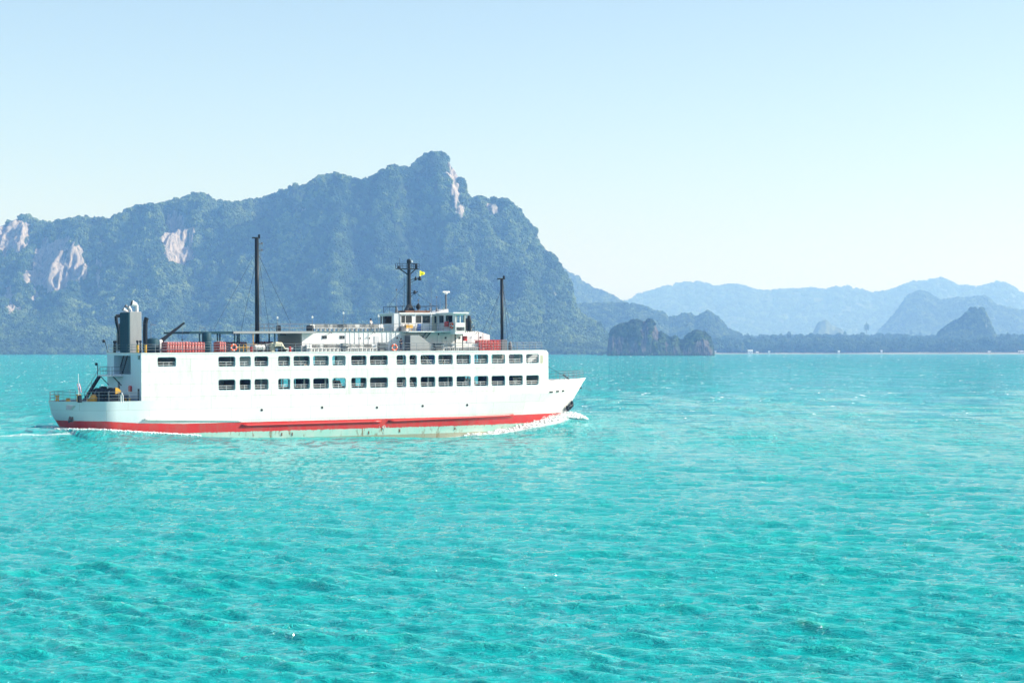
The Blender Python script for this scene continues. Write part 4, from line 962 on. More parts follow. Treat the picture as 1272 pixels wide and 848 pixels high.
# near wing: a cabin reaching out over the ship's side
tA = -.6; wing = empty("bridge_wing", (0, 0, 0), whe)
def frt(x): t = att(x, 395, WNA)[0]; return (WT - t) / (WT - tA)
wallbox("wing_aft_wall", (WNA, WT), (WNA, tA), .1, WZ, WR - .15, M['white2'], wing, [(max(frt(546.0), .02), frt(551.8), zs0, zs1, 'glass'), (frt(554), frt(562.8), zs0 + .05, zs1, 'clear')])
wallbox("wing_side_wall", (WNA, tA), (WNF, tA), .1, WZ, WR - .15, M['white'], wing, [(.10, .46, zs0, zs1, 'clear'), (.54, .92, zs0, zs1, 'clear'), (.12, .90, 13.28, 13.80)])
wallbox("wing_front_wall", (WNF, tA), (WNF, WTF), .1, WZ, WR - .15, M['white'], wing, [(.04, .22, zs0, zs1, 'clear'), (.26, .44, zs0, zs1, 'glass'), (.48, .70, zs0, zs1, 'glass'), (.74, .97, zs0, zs1, 'glass')])
MB().box(((WNA + WNF) / 2, (tA + T0) / 2, WZ - .08), (WNF - WNA + .1, T0 - tA + .1, .16)).build("wing_floor", M['white2'], wing)
# wing deck aft of the cabin, overhanging the walkway
wd0 = at(508, 411, .8)[0]
MB().box(((wd0 + WNA) / 2, (.7 + WT) / 2, DH - .06), (WNA - wd0, WT - .7, .12)).build("wing_deck", M['white2'], whe)
railing("wing_deck_railing", [(wd0 + .1, T0, SDZ), (wd0 + .1, .8, SDZ), (WNA - .1, .8, SDZ)], h=1.0, bars=3, step=1.0, parent=whe)
# door, tubes and gear
s, _ = at(540, 400, WT - .02); MB().rbox((s, WT - .06, SDZ + 1.05), (.75, .08, 2.1), .03).build("door", M['tarp'], whe)
s, _ = at(541.4, 400, WT - .1); MB().box((s, WT - .12, 14.9), (.28, .04, 1.0)).build("door_window", M['glass'], whe)
RO = MB(); RO.box(((WA + WNF) / 2, (WT + WTF) / 2, WR - .09), (WNF - WA + .5, WTF - WT + .5, .18)); RO.box(((WNA + WNF) / 2 - .1, (tA + WT) / 2 - .25, WR - .09), (WNF - WNA + .7, WT - tA + .2, .18))
RO.prism([(WNF + .25, tA - .2, WR - .18), (WNF + .25, tA - .2, WR), (WNF + .55, tA - .2, WR - .18)], (0, WTF - tA, 0)); RO.build("roof", M['white2'], whe)
for x in (518.6, 538.2): s = at(x, 395, WT - .9)[0]; MB().tube((s - .25, WT - .9, SDZ), (s + .1, WT - .25, WR - .1), .05, 5).build("roof_brace", M['whiterail'], whe)
s = at(492, 395, WT - .6)[0]; MB().rbox((s, WT - .55, SDZ + 1.2), (.75, .5, 2.4), .05).build("locker", M['tin'], whe)
s = at(509, 403, 3.3)[0]; MB().rbox((s, 3.5, SDZ + .65), (1.1, .6, .45), .05).tube((s - .4, 3.5, SDZ), (s - .4, 3.5, SDZ + .5), .04).tube((s + .4, 3.5, SDZ), (s + .4, 3.5, SDZ + .5), .04).build("instrument_box", M['yellow'], whe)
s = at(521, 404, WT - .4)[0]; MB().rbox((s, WT - .45, SDZ + .5), (.45, .4, 1.0), .05).build("deck_locker", M['blue'], whe)
s = at(501, 405, 3.3)[0]; MB().rbox((s, 3.6, SDZ + .35), (.7, .7, .7), .08).build("deck_locker", M['darkgrey'], whe)
MB().prism([(at(540, 387, 5)[0], 4.6, WR), (at(556, 387, 5)[0], 4.6, WR), (at(556, 387, 5)[0], 4.6, WR + .55)], (0, 3.2, 0)).build("roof_fairing", M['white'], whe)
MB().box((at(520, 387, 5)[0] + .2, 7.2, WR + .18), (3.8, 3.4, .3)).build("mast_platform", M['rust'], whe)
railing("roof_railing", [(44.0, 4.7, WR), (49.6, 4.7, WR), (49.6, 10.8, WR), (44, 10.8, WR), (44.0, 4.7, WR)], h=.95, bars=1, step=1.8, mat=M['black'], parent=whe)
MB().lathe((WNF + .7, tA + .3, 13.2), [(.3, 0), (.36, 1.4), (.2, 2.2)], 10).box((WNF + .8, tA + 1.0, 14.2), (.5, .35, 1.6)).build("sidelight_screen", M['black'], whe)
railing("wing_front_railing", [(WNF + .1, tA + .1, WZ), (WNF + 1.4, tA + .1, WZ), (WNF + 1.4, 3.4, WZ)], h=1.0, bars=3, step=.7, parent=whe, mat=M['black'])
MB().box((WNF + .75, 1.4, WZ - .08), (1.4, 4.0, .14)).build("front_platform", M['white2'], whe)
s = at(589, 405, -.3)[0]; MB().tube((s - .5, 0, 13.0), (s, -.2, 13.9), .035).lathe((s, -.2, 13.95), [(.05, -.12), (.13, 0), (.05, .12)], 8).build("spotlight", M['shirtw'], whe)
for x, y1 in ((566.3, 414.5), (575.4, 414)): s = at(x, 425, .25)[0]; MB().tube((s, .3, ZD), (s, .3, WZ - .1 if x < 570 else 13.0), .085 if x < 570 else .06, 6).build("support_post", M['black'], fer)
a = at(576, 423.2, .2); b = at(580.6, 417.3, .2); MB().rbox(((a[0] + b[0]) / 2, .2, (a[1] + b[1]) / 2), (b[0] - a[0], .25, b[1] - a[1]), .04).build("red_signal_box", M['red'], fer)
# inclined ladder from the wing deck
a = at(532, 410.5, 1.6); b = at(524.3, 420, 1.6); mb = MB(); dv = Vector((b[0] - a[0], 0, b[1] - a[1])).normalized()
for q in (0, .65): mb.prism([(a[0] + q, 1.6, a[1]), (a[0] + q + .12, 1.6, a[1]), (b[0] + q + .12, 1.6, b[1] - 0), (b[0] + q, 1.6, b[1])], (0, .12, 0))
for k in range(6): f_ = (k + .5) / 6; mb.box((a[0] + (b[0] - a[0]) * f_ + .35, 1.9, a[1] + (b[1] - a[1]) * f_), (.6, .6, .05))
mb.build("inclined_ladder", M['black'], fer)

# radar mast
mx, mt = at(509, 380, 7)[0], 7.0
def mz(y, x=509, t=7): return at(x, y, t)[1]
mast = empty("radar_mast", (0, 0, 0), fer)
MB().lathe((mx, mt, WR), [(1.0, 0), (.85, .25), (.33, mz(378) - WR)], 4).build("mast_foot", M['black'], mast)
MB().tube((mx, mt, mz(379)), (mx, mt, mz(324.5)), .30, 10, .22).build("mast_tube", M['black'], mast)
zp = mz(334); mb = MB(); xl = at(493.5, 334, 7)[0]; xr = at(520.5, 334, 7)[0]
mb.box(((xl + xr) / 2, mt, zp), (xr - xl, .35, .12)); mb.box((mx, mt, zp), (1.6, 1.4, .12))
for q in (xl + .5, xr - .4): mb.tube((q, mt, zp), (mx, mt, zp - .9), .09)
mb.build("mast_platform", M['black'], mast)
railing("mast_railing", [(xl, mt - .3, zp), (xr, mt - .3, zp), (xr, mt + .3, zp), (xl, mt + .3, zp)], h=.75, bars=2, step=.8, mat=M['black'], parent=mast, r=.02)
mb = MB(); mb.lathe((xl + .4, mt, zp), [(.25, 0), (.2, .25), (.05, .45)], 8).tube((xl + .5, mt, zp), (xl + .5, mt, zp + 1.5), .025).lathe((xr - .3, mt, zp), [(.2, 0), (.2, .6), (.1, .8)], 8)
mb.lathe((mx, mt, mz(327)), [(.3, 0), (.34, .35), (.2, .6)], 8).box((xr - .6, mt, zp + .7), (.5, .2, .15)); mb.build("navigation_light", M['black'], mast)
MB().lathe((mx + .35, mt - .2, mz(325)), [(.12, -.12), (.18, 0), (.12, .15)], 8).build("masthead_lamp", M['shirtw'], mast)
for yy_, ln_, nm in ((348, 1.6, "yard_arm"), (365, 1.3, "yard_arm")): MB().tube((mx, mt, mz(yy_)), (mx + ln_, mt - .2, mz(yy_) + .35), .05).tube((mx, mt, mz(yy_ + 4)), (mx + ln_, mt - .2, mz(yy_) + .3), .04).lathe((mx + ln_ * .6, mt - .2, mz(yy_) + .2), [(.18, -.2), (.22, 0), (.1, .3)], 8).build(nm, M['black'], mast)
MB().tube((mx + 1.6, mt - .2, mz(348) + .3), (mx + 1.6, mt - .2, mz(343)), .12).lathe((mx + 1.6, mt - .2, mz(346)), [(.22, -.25), (.25, 0), (.15, .25)], 8).build("horn", M['black'], mast)
mb = MB()
for (x0, y0, x1, y1) in ((505, 352, 478, 388), (512, 360, 545, 384), (506, 340, 506, 380), (503.5, 345, 503.5, 384)): a = at(x0, y0, 7); b = at(x1, y1, 7); mb.tube((a[0], 7, a[1]), (b[0], 7, max(b[1], WR)), .022, 4)
mb.build("mast_stay", M['black'], mast)
for (x, y, t, r_) in ((493.5, 360, 6, .035), (502, 346, 8, .03), (536.5, 356, 7, .03), (543.2, 369, 6, .045), (535, 378, 9, .04), (520.5, 373, 6, .04), (547.5, 367, 8, .03), (552, 374, 5, .03)):
    s, z = at(x, y, t); wa = MB().tube((s, t, WR), (s, t, z), r_, 5, r_ * .5).build("whip_aerial", M['rail'], whe)
    if r_ > .033: MB().lathe((s, t, z), [(.06, -.1), (.14, 0), (.06, .14)], 8).lathe((s, t, WR), [(.18, 0), (.16, .5), (.05, .8)], 8).build("aerial_base", M['darkgrey'], wa)
MB().lathe((at(520.5, 377, 6)[0], 6, WR + .5), [(.1, 0), (.34, .15), (.34, .5), (.05, .9)], 10).build("searchlight", M['black'], whe)
s, z = at(554.8, 363, 6.5); rd = MB().tube((s, 6.5, WR), (s, 6.5, z), .16, 8, .12).build("radar_post", M['darkgrey'], whe)
MB().rbox((s, 6.5, z + .05), (1.15, .35, .22), .06).lathe((s, 6.5, z - .3), [(.12, 0), (.26, .12), (.26, .3)], 10).build("radar_scanner", M['shirtw'], rd)

# kingposts
def kingpost(x, ytop, ybase, wpx, nm):
    s, zt = at(x, ytop, 7); e = empty("kingpost", (s, 7, ZD), fer); h = zt - ZD; r_ = wpx / 2 / 9.0
    MB().tube((0, 0, 0), (0, 0, h), r_ * 1.05, 14, r_ * .95).build("post", M['black'], e, smooth=True)
    MB().box((-.1, 0, h - .1), (1.0, .5, .18)).lathe((.3, -.1, h - .05), [(.14, 0), (.18, .3), (.05, .45)], 8).build("mast_cap", M['black'], e)
    mb = MB(); [mb.tube((r_ + .22, q, 0), (r_ + .22, q, h - .4), .018, 4) for q in (-.17, .17)]
    for k in range(int(h / .45)): mb.tube((r_ + .22, -.17, .3 + k * .45), (r_ + .22, .17, .3 + k * .45), .016, 4)
    for k in range(int(h / 1.6)): mb.tube((0, 0, .8 + k * 1.6), (r_ + .22, 0, .8 + k * 1.6), .03, 4)
    mb.build("rung_ladder", M['rail'], e); return e, s, h
k1, ks, kh = kingpost(320.2, 294.5, 437, 5.3, "aft")
mb = MB()
for (x0, y0, x1, y1, t) in ((317, 317, 266, 409.5, 4), (323, 318, 362, 402, 4), (324, 330, 335.5, 411, 10), (318, 330, 300, 411, 10)): a = at(x0, y0, 7); b = at(x1, y1, t); mb.tube((a[0] - ks, 0, a[1] - ZD), (b[0] - ks, t - 7, b[1] - ZD), .022, 4)
mb.build("stay_wire", M['black'], k1)
for z in (kh - .9, kh - 1.8): MB().box((.55, 0, z), (.5, .2, .12)).lathe((.75, 0, z), [(.1, -.1), (.12, .2)], 8).build("mast_lamp", M['darkgrey'], k1)
k2, ks2, kh2 = kingpost(624.2, 345.5, 437, 4.0, "fore")
mb = MB()
for (x0, y0, x1, y1, t) in ((623, 358, 608, 413, 5), (626, 362, 640, 436, 3), (623, 362, 600, 412, 9), (626, 352, 631.5, 424, 7)): a = at(x0, y0, 7); b = at(x1, y1, t); mb.tube((a[0] - ks2, 0, a[1] - ZD), (b[0] - ks2, t - 7, b[1] - ZD), .02, 4)
mb.build("stay_wire", M['black'], k2)
s = at(626, 431, 3)[0]; MB().rbox((s, 3.2, ZD + .75), (1.0, 1.0, 1.5), .1).lathe((s + 1.1, 3.0, ZD), [(.25, 0), (.3, .5), (.2, 1.0), (.05, 1.3)], 10).build("anchor_windlass", M['darkgrey'], fer)

# funnel at the stern
FT = 5.6
f0, f1 = at(162, 410, FT)[0], at(176.6, 410, FT)[0]; f0 = max(f0, 4.8); ft1 = att(152, 400, f0)[0]; zf = at(168, 387, FT)[1]
fun = empty("funnel", (0, 0, 0), fer)
MB().rbox(((f0 + f1) / 2 , FT + (ft1 - FT) / 2, (ZD + zf) / 2), (f1 - f0, ft1 - FT, zf - ZD), .06).build("casing", M['steelgrey'], fun)
mb = MB(); tt_ = FT + .15
while tt_ < ft1 - .1: mb.tube((f0 - .12, tt_, ZD), (f0 - .12, tt_, zf - .1), .20, 8); tt_ += .42
mb.build("exhaust_pipe_bundle", M['teal'], fun)
def px_path(pts, t, r_, mat, name, n=10): MB().path([(at(x, y, t)[0], t, at(x, y, t)[1]) for x, y in pts], r_, n).build(name, mat, fun)
px_path([(148.5, 436), (148.8, 415), (147.6, 408), (145.3, 399), (145, 392.5), (152, 392)], 10.5, .22, M['black'], "exhaust_pipe")
px_path([(152, 436), (152, 402)], 9.4, .35, M['black'], "exhaust_pipe"); px_path([(146.2, 436), (146.5, 412)], 11.5, .12, M['rail'], "exhaust_pipe")
px_path([(181, 437), (181.2, 402), (182.2, 396.5), (183, 394.6)], 5.8, .30, M['black'], "exhaust_pipe"); px_path([(178.4, 402), (180.6, 397)], 5.8, .05, M['rail'], "pipe_stay")
def hood(x0, y0, x1, y1, x2, y2, t, r_, m2, nm="exhaust_hood"):
    a = at(x0, y0, t); b = at(x1, y1, t); c_ = at(x2, y2, t)
    h_ = MB().tube((a[0], t, a[1]), (b[0], t, b[1]), r_, 10).tube((b[0], t, b[1]), (c_[0], t, c_[1]), r_ * 1.05, 10, r_ * 1.9).build(nm, m2, fun)
    d = Vector((c_[0] - b[0], 0, c_[1] - b[1])).normalized(); MB().tube(Vector((c_[0], t, c_[1])) - d * .05, Vector((c_[0], t, c_[1])) + d * .04, r_ * 1.75, 12).build("hood_mouth", M['black'], h_)
hood(170.8, 388, 170.6, 378.5, 164.5, 376.5, 6.4, .22, M['whiterail'])
hood(164.0, 388, 163.8, 385, 160.5, 381.0, 7.4, .12, M['whiterail']); hood(159.5, 388, 159.3, 386.8, 154, 383.8, 8.4, .12, M['whiterail']); hood(160.5, 388, 160, 381.5, 156.5, 379.9, 9.0, .10, M['darkgrey'])
MB().tube((f1 + 1.2, 5.4, 13.0), (f1 + 1.2, 5.4, ZD), .04).tube((f1 + 1.2, 5.4, 14.6), (f1 + 1.2, 5.4, ZD), .03).box((f1 + 1.6, 5.4, 14.2), (.7, .1, .08)).build("lamp_bracket", M['rail'], fer)
# tanks on deck
def tank(x0, x1, ytop, t, mat, nm="tank"):
    a = at(x0, 430, t)[0]; b = at(x1, 430, t)[0]; zt = at((x0 + x1) / 2, ytop, t)[1]; r_ = (b - a) / 2 * .93
    e = MB().lathe(((a + b) / 2, t, ZD), [(r_, 0), (r_, zt - ZD - .12), (r_ * .8, zt - ZD - .02), (r_ * .15, zt - ZD + .1)], 22).build(nm, mat, fer, smooth=True)
    MB().torus(((a + b) / 2, t, ZD + (zt - ZD) * .5), r_ + .01, .03, (0, 0, 1), 20, 5).build("hoop", M['rail'], e)
tank(182.8, 198.5, 420.5, 3.0, M['teal']); tank(251.5, 263.3, 412.6, 1.15, M['teal'])
# provision crane
a = at(199, 424.5, 4.2); b = at(229.7, 401, 4.2)
cr = empty("crane", (a[0], 4.2, ZD), fer); MB().lathe((0, 0, 0), [(.45, 0), (.4, a[1] - ZD), (.3, a[1] - ZD + .3)], 10).build("crane_post", M['whiterail'], cr)
dz = Vector((b[0] - a[0], 0, b[1] - a[1])); z0_ = a[1] - ZD; nn = Vector((-dz.z, 0, dz.x)).normalized(); p0 = Vector((0, -.15, z0_)); 
MB().prism([p0 - nn * .35, p0 + dz * .25 - nn * .22, p0 + dz - nn * .1, p0 + dz + nn * .12, p0 + dz * .25 + nn * .2, p0 + nn * .28], (0, .3, 0)).build("boom", M['black'], cr)
MB().tube(p0 + dz * .9, p0 + dz * .9 - Vector((0, 0, 1.9)), .02, 4).box(p0 + dz * .9 - Vector((0, 0, 2.0)), (.15, .1, .25)).build("hook_line", M['rail'], cr)
# grey stair casing amidships
a0 = at(501.5, 430, 1.4)[0]; c0 = at(510.4, 430, .9)[0]; c1 = at(541, 436, .9)[0]; zt = at(512, 416.2, .9)[1]; c2 = at(521, 416.6, .9)[0]; c3 = at(527.5, 421, .9)[0]
MB().prism([(c0, .9, ZD), (c1, .9, ZD), (c1, .9, ZD + .35), (c3, .9, zt - .5), (c2, .9, zt), (c0, .9, zt)], (0, 1.75, 0)).build("stair_casing", M['steelgrey'], fer)
MB().prism([(c0 - .03, 1.0, ZD + .3), (c0 - .03, 2.5, ZD + .3), (c0 - .03, 2.5, zt - .12), (c0 - .03, 1.0, zt - .12)], (-.03, 0, 0)).build("casing_door", M['darkgrey'], fer)
# yellow pipework and small deck gear
mb = MB(); a = at(304, 427.5, 2.2); b = at(320, 427.5, 2.2); mb.tube((a[0], 2.2, a[1]), (b[0], 2.2, b[1]), .05); s = at(315, 420, 2.2)[0]; mb.tube((s, 2.2, ZD), (s, 2.2, at(315, 414, 2.2)[1]), .06)
for x in (298, 303, 307): s = at(x, 433, 1.6)[0]; mb.tube((s, 1.6, ZD), (s, 1.6, ZD + .95), .05); mb.tube((s - .3, 1.6, ZD + .6), (s + .3, 1.6, ZD + .6), .05)
mb.build("fuel_pipework", M['yellow'], fer)
for x, w_, h_, t, c in ((287, 1.2, 1.0, 3, 'darkgrey'), (299, 1.5, .9, 2.8, 'teal'), (306, 1.0, .8, 3.0, 'steelgrey'), (334, 1.1, 1.1, 2.4, 'steelgrey'), (338.5, .5, 1.2, 1.2, 'tarp'), (361, 1.6, .5, 1.8, 'inner'), (377, 1.0, .8, 1.6, 'steelgrey'), (383, .7, .9, 1.3, 'whiterail'), (369, .9, .5, 1.4, 'teal')):
    s = at(x, 432, t)[0]; MB().rbox((s, t, ZD + h_ / 2), (w_, .7, h_), .07).build("deck_locker", M[c], fer)
for x, t in ((171.5, 1.5), (181.5, .8)): s = at(x, 433, t)[0]; MB().lathe((s, t, ZD), [(.16, 0), (.14, .8), (.18, 1.0)], 10).build("yellow_bollard", M['yellow'], fer)
for x, t in ((138, 12), (142.6, 11.5), (165, 2.5), (175, 2.4)): s = max(at(x, 433, t)[0], 4.9); MB().tube((s, t, ZD), (s, t, ZD + 1.5), .09).lathe((s, t, ZD + 1.3), [(.12, 0), (.2, .15), (.1, .3)], 8).build("deck_ventilator", M['black'], fer)
t_, z_ = att(131.5, 423.5, 4.6); MB().tube((4.6, 13.8, ZD), (4.3, 14.1, z_), .04).lathe((4.2, 14.1, z_), [(.1, -.15), (.22, 0), (.2, .25)], 8, (-1, .2, -.2)).build("floodlight", M['black'], fer)

# ---------------- aft working deck
AZ = 4.30
def yel(x, y, s, r_, h, nm="bollard"):
    t, _ = att(x, y, s); MB().lathe((s, t, AZ), [(r_ * .8, 0), (r_ * .7, h * .8), (r_, h * .85), (r_, h)], 12).build(nm, M['yellow'], fer)
for x, s in ((184 - 87.8, -3.0),): pass
yel(71.5, 495, -3.6, .3, .8); yel(98, 494, -2.5, .35, 1.0); yel(111, 497, -.5, .45, .35); yel(130.8, 495, 1.2, .22, .95); yel(138.6, 495, 1.6, .22, 1.0); yel(156.6, 497.5, 3.2, .17, .45); yel(161.3, 497.5, 3.5, .17, .45); yel(85, 496, -3.3, .4, .5)
def winch(x, s, r_, wd, cover, nm="mooring_winch"):
    t, _ = att(x, 490, s); e = empty(nm, (s, t, AZ), fer)
    MB().lathe((-.0, -wd / 2, r_ + .25), [(r_, 0), (r_, .12), (r_ * .55, .14), (r_ * .55, wd - .14), (r_, wd - .12), (r_, wd)], 22, (0, 1, 0)).build("drum", M['black'], e, smooth=True)
    MB().box((0, 0, .2), (r_ * 2.1, wd * 1.1, .4)).box((r_ * .9, wd * .3, r_ * .7), (.5, .5, 1.0)).build("winch_bed", M['black'], e)
    MB().lathe((0, -wd * .35, r_ + .25), [(r_ * .6, 0), (r_ * .6, wd * .7)], 18, (0, 1, 0)).build("rope_coil", M['darkgrey'], e)
    if cover:
        vs = []; n_ = 8
        for k in range(n_ + 1):
            a_ = R(15 + 75 * k / n_)
            for y_ in (-wd / 2 - .05, -wd / 2 + wd * .5): vs.append((r_ * 1.05 * math.cos(a_), y_, r_ + .25 + r_ * 1.05 * math.sin(a_)))
        MB().add(vs + [(0, -wd / 2 - .05, r_ + .25)], [(2 * k, 2 * k + 2, 2 * k + 3, 2 * k + 1) for k in range(n_)] + [(2 * k, 2 * k + 2, 2 * n_ + 2) for k in range(n_)]).build("drum_cover", M['yellow'], e)
winch(140.5, 1.4, .78, 2.0, True); winch(123.5, 0.4, .75, 1.7, False)
t, _ = att(118, 494, -.4); MB().lathe((-.6, t, AZ), [(.5, 0), (.55, .5), (.35, .8), (.4, .95)], 14).build("capstan", M['yellow'], fer)
t, _ = att(128.5, 482, .9); MB().rbox((.9, t, AZ + 1.7), (.8, .9, .5), .08).build("gear_box", M['black'], fer)
t, _ = att(155, 493, 3.6); MB().lathe((3.7, t, AZ), [(.62, 0), (.6, .55), (.4, .8), (.1, .9)], 14).build("rope_bin", M['darkgrey'], fer)
t, _ = att(150, 490, 3.8); MB().rbox((3.9, t, AZ + .5), (.5, .6, .9), .08).build("deck_pump", M['yellow'], fer)
mb = MB(); t, _ = att(148, 497, .8); mb.path([(1.2, t + .4, AZ), (1.2, t + .4, AZ + .9), (1.2, t, AZ + 1.2), (1.2, t - .4, AZ + .9), (1.2, t - .4, AZ)], .07); mb.build("roller_frame", M['whiterail'], fer)
# outside stair and landing
lt, lz = att(139, 465, 3.0); lt0, _ = att(123, 465, 3.0)
t_c = 12.6
la = at(124.5, 466, t_c); lb = at(105.5, 492, t_c)
mb = MB(); 
for q in (0, .8): mb.prism([(la[0], t_c + q, la[1]), (la[0] + .3, t_c + q, la[1]), (lb[0] + .3, t_c + q, AZ), (lb[0], t_c + q, AZ)], (0, .07, 0))
for k in range(9): f_ = (k + .5) / 9; mb.box((la[0] + (lb[0] - la[0]) * f_ + .1, t_c + .4, la[1] + (AZ - la[1]) * f_), (.28, .8, .05))
st = mb.build("outside_stair", M['black'], fer)
MB().tube((la[0], t_c, la[1] + 1.0), (lb[0], t_c, AZ + 1.0), .035).tube((la[0] * .45 + lb[0] * .55, t_c, la[1] * .45 + AZ * .55), (la[0] * .45 + lb[0] * .55, t_c, la[1] * .45 + AZ * .55 + 1), .03).tube((lb[0], t_c, AZ), (lb[0], t_c, AZ + 1), .035).build("handrail", M['rail'], st)
MB().box(((la[0] + S0) / 2, 10.6, la[1] - .04), (S0 - la[0] - .02, 6.2, .18)).build("stair_landing", M['white2'], fer)
railing("landing_railing", [(la[0] + .05, t_c, la[1] + .05), (la[0] + .05, 7.6, la[1] + .05), (S0 - .1, 7.6, la[1] + .05)], h=1.1, bars=2, step=1.4)
railing("landing_railing", [(S0 - .1, 13.6, la[1] + .05), (la[0] + .05, 13.6, la[1] + .05)], h=1.1, bars=2, step=1.2)
MB().tube((la[0] + .3, 13.4, la[1] - .1), (S0, 13.4, la[1] - 1.3), .06).tube((la[0] + .3, 8.0, la[1] - .1), (S0, 8.0, la[1] - 1.3), .06).build("landing_brace", M['black'], fer)
MB().tube((la[0], 13.6, la[1]), (la[0], 13.6, la[1] + 1.5), .04).lathe((la[0] - .1, 13.6, la[1] + 1.5), [(.08, -.15), (.2, 0), (.16, .22)], 8, (-1, 0, -.2)).build("floodlight", M['black'], fer)
mb = MB(); ta, za = att(151, 465, S0 + 1.0); tb, zb = att(158, 441, S0 + 1.0)
for q in (0, 1.5): mb.prism([(S0 + .9, ta + q - .8, r0[1]), (S0 + .9, ta + q - .55, r0[1]), (S0 + .9, tb + q - .4, r1[1]), (S0 + .9, tb + q - .65, r1[1])], (.06, 0, 0))
for k in range(9): f_ = (k + .5) / 9; mb.box((S0 + .95, ta + (tb - ta) * f_ + .2, r0[1] + (r1[1] - r0[1]) * f_), (.4, 1.4, .07))
mb.build("recess_stair", M['black'], fer)
t_, z_ = att(173.3, 443.8, S0); MB().rbox((S0 - .03, t_, z_), (.1, .62, .5), .04).build("aft_window", M['glass'], fer)
t_, z_ = att(148.2, 478.5, S0); MB().rbox((S0 - .04, t_, z_), (.12, .55, 1.0), .05).build("ventilation_slot", M['darkgrey'], fer)
t_, z_ = att(173.5, 490, S0); MB().box((S0 - .05, t_ + .2, z_), (.1, .4, 1.5)).build("cable_trunk", M['black'], fer)
t_, z_ = att(163, 482.5, S0); MB().rbox((S0 - .12, t_, z_), (.22, .95, .75), .12).build("fire_hose_box", M['red'], fer)
t_, z_ = att(160, 460, S0); MB().box((S0 + 1.9, t_, z_), (.08, .9, .9)).build("notice_board", M['steelgrey'], fer)

# ------------------------------------------------------------------ things carried by the ferry (top-level, placed in the ferry's frame)
FM = Matrix.Translation((FO[0], FO[1], 0)) @ Matrix.Rotation(TH, 4, 'Z') @ Matrix.Rotation(-PIT, 4, 'Y')
def put(o, s, t, z, rz=0.0, extra=None):
    m_ = FM @ Matrix.Translation((s, t, z)) @ Matrix.Rotation(rz, 4, 'Z')
    if extra: m_ = m_ @ extra
    o.matrix_world = m_; return o
# stacks of red buoyant floats
m, t, p = newmat("red_float_canvas"); v = mapping(t, (3, 3, 3)); n_ = noise(t, 1.6, 5, v, .7)
L(t, ramp(t, n_.outputs[0], [(.42, (.50, .035, .03)), (.52, (.62, .10, .08)), (.60, (.75, .50, .46)), (.68, (.45, .03, .03))]).outputs[0], p.inputs["Base Color"]); p.inputs["Roughness"].default_value = .7; M['float'] = m
fl_me = MB().rbox((0, 0, .66), (.33, 2.2, 1.32), .1).mesh("float", M['float'])
def float_stack(x0, x1, t, lb, h=1.38, dep=2.2, z=None, end=None):
    s0 = at(x0, 430, t)[0]; s1 = at(x1, 430, t)[0]; n = max(2, int(round((s1 - s0) / .37))); e = empty("float_stack"); put(e, (s0 + s1) / 2, t, ZD if z is None else z)
    tag(e, lb, "life floats", "stacks of red life floats on the boat deck")
    for k in range(n):
        o = link("float", fl_me, None, e); o.location = (-(s1 - s0) / 2 + (k + .5) * (s1 - s0) / n, dep / 2, random.uniform(-.03, .03)); o.scale = ((s1 - s0) / n / .345, dep / 2.2, h / 1.36)
        o.rotation_euler = (random.uniform(-.02, .02), 0, 0)
    MB().box((0, dep / 2, h + .03), (s1 - s0, .07, .03)).box((0, -.02, h * .35), (s1 - s0, .03, .05)).build("lashing", M['shirtw'], e)
float_stack(207.8, 230.3, .7, "aftmost red float stack behind the railing, beside the dark teal tank")
float_stack(231.2, 259.5, .7, "widest red float stack, second from the stern on the railing side")
float_stack(273, 281.5, .9, "narrow red float stack just aft of the orange lifebuoy")
float_stack(281, 308, 11.0, "low red float stack at the far side, aft of the tall black kingpost", z=ZD)
float_stack(322, 341, 11.0, "low red float stack on the far side just forward of the tall black kingpost", z=ZD)
# caged red float stack forward
s0 = at(596.5, 430, .7)[0]; s1 = at(622, 430, .7)[0]; e = empty("float_crate"); put(e, s0, .75, ZD); tag(e, "red slatted crate of floats at the foot of the forward black kingpost", "crate")
W_ = s1 - s0; o = MB().rbox((W_ / 2, .8, .7), (W_ - .1, 1.5, 1.3), .06).build("load", M['float'], e)
mb = MB(); [mb.box((W_ * k / 7, 0, .72), (.06, .06, 1.44)) for k in range(8)]; [mb.box((W_ / 2, 0, z), (W_, .05, .07)) for z in (.05, .5, .95, 1.42)]; [mb.box((x, .8, 1.42), (.06, 1.6, .06)) for x in (0, W_)]; mb.build("slatted_frame", M['red'], e)
# lifebuoys
def lifebuoy(s, t, z, lb, yaw=0):
    e = empty("lifebuoy"); put(e, s, t, z, yaw); tag(e, lb, "lifebuoy", "ring lifebuoys on the ferry")
    MB().torus((0, 0, 0), .37, .12, (0, 1, 0), 28, 10).build("ring", M['orange'], e, smooth=True)
    for k in range(4): MB().torus((0, 0, 0), .37, .13, (0, 1, 0), 5, 10, a0=k * math.pi / 2 + .5, a1=k * math.pi / 2 + .95).build("band", M['shirtw'], e)
a = at(290.8, 431.5, .1); lifebuoy(a[0], .1, a[1], "orange lifebuoy on the rail just forward of the narrow red float stack")
a = at(490.3, 431.5, .1); lifebuoy(a[0], .1, a[1], "orange and white lifebuoy on the rail beside the standing person in dark clothes")
t_, z_ = att(562, 404.5, WNA - .15); lifebuoy(WNA - .2, t_, z_, "lifebuoy hung on the aft face of the bridge wing", R(90))
t_, z_ = att(556.5, 402.6, WNA - .1); MB_ = MB().rbox((0, 0, 0), (.2, 1.2, .75), .08); o = MB_.build("life_jacket_bag", M['red']); put(o, WNA - .25, t_, z_); tag(o, "dark red bag hung on the aft face of the bridge wing beside the lifebuoy", "bag")
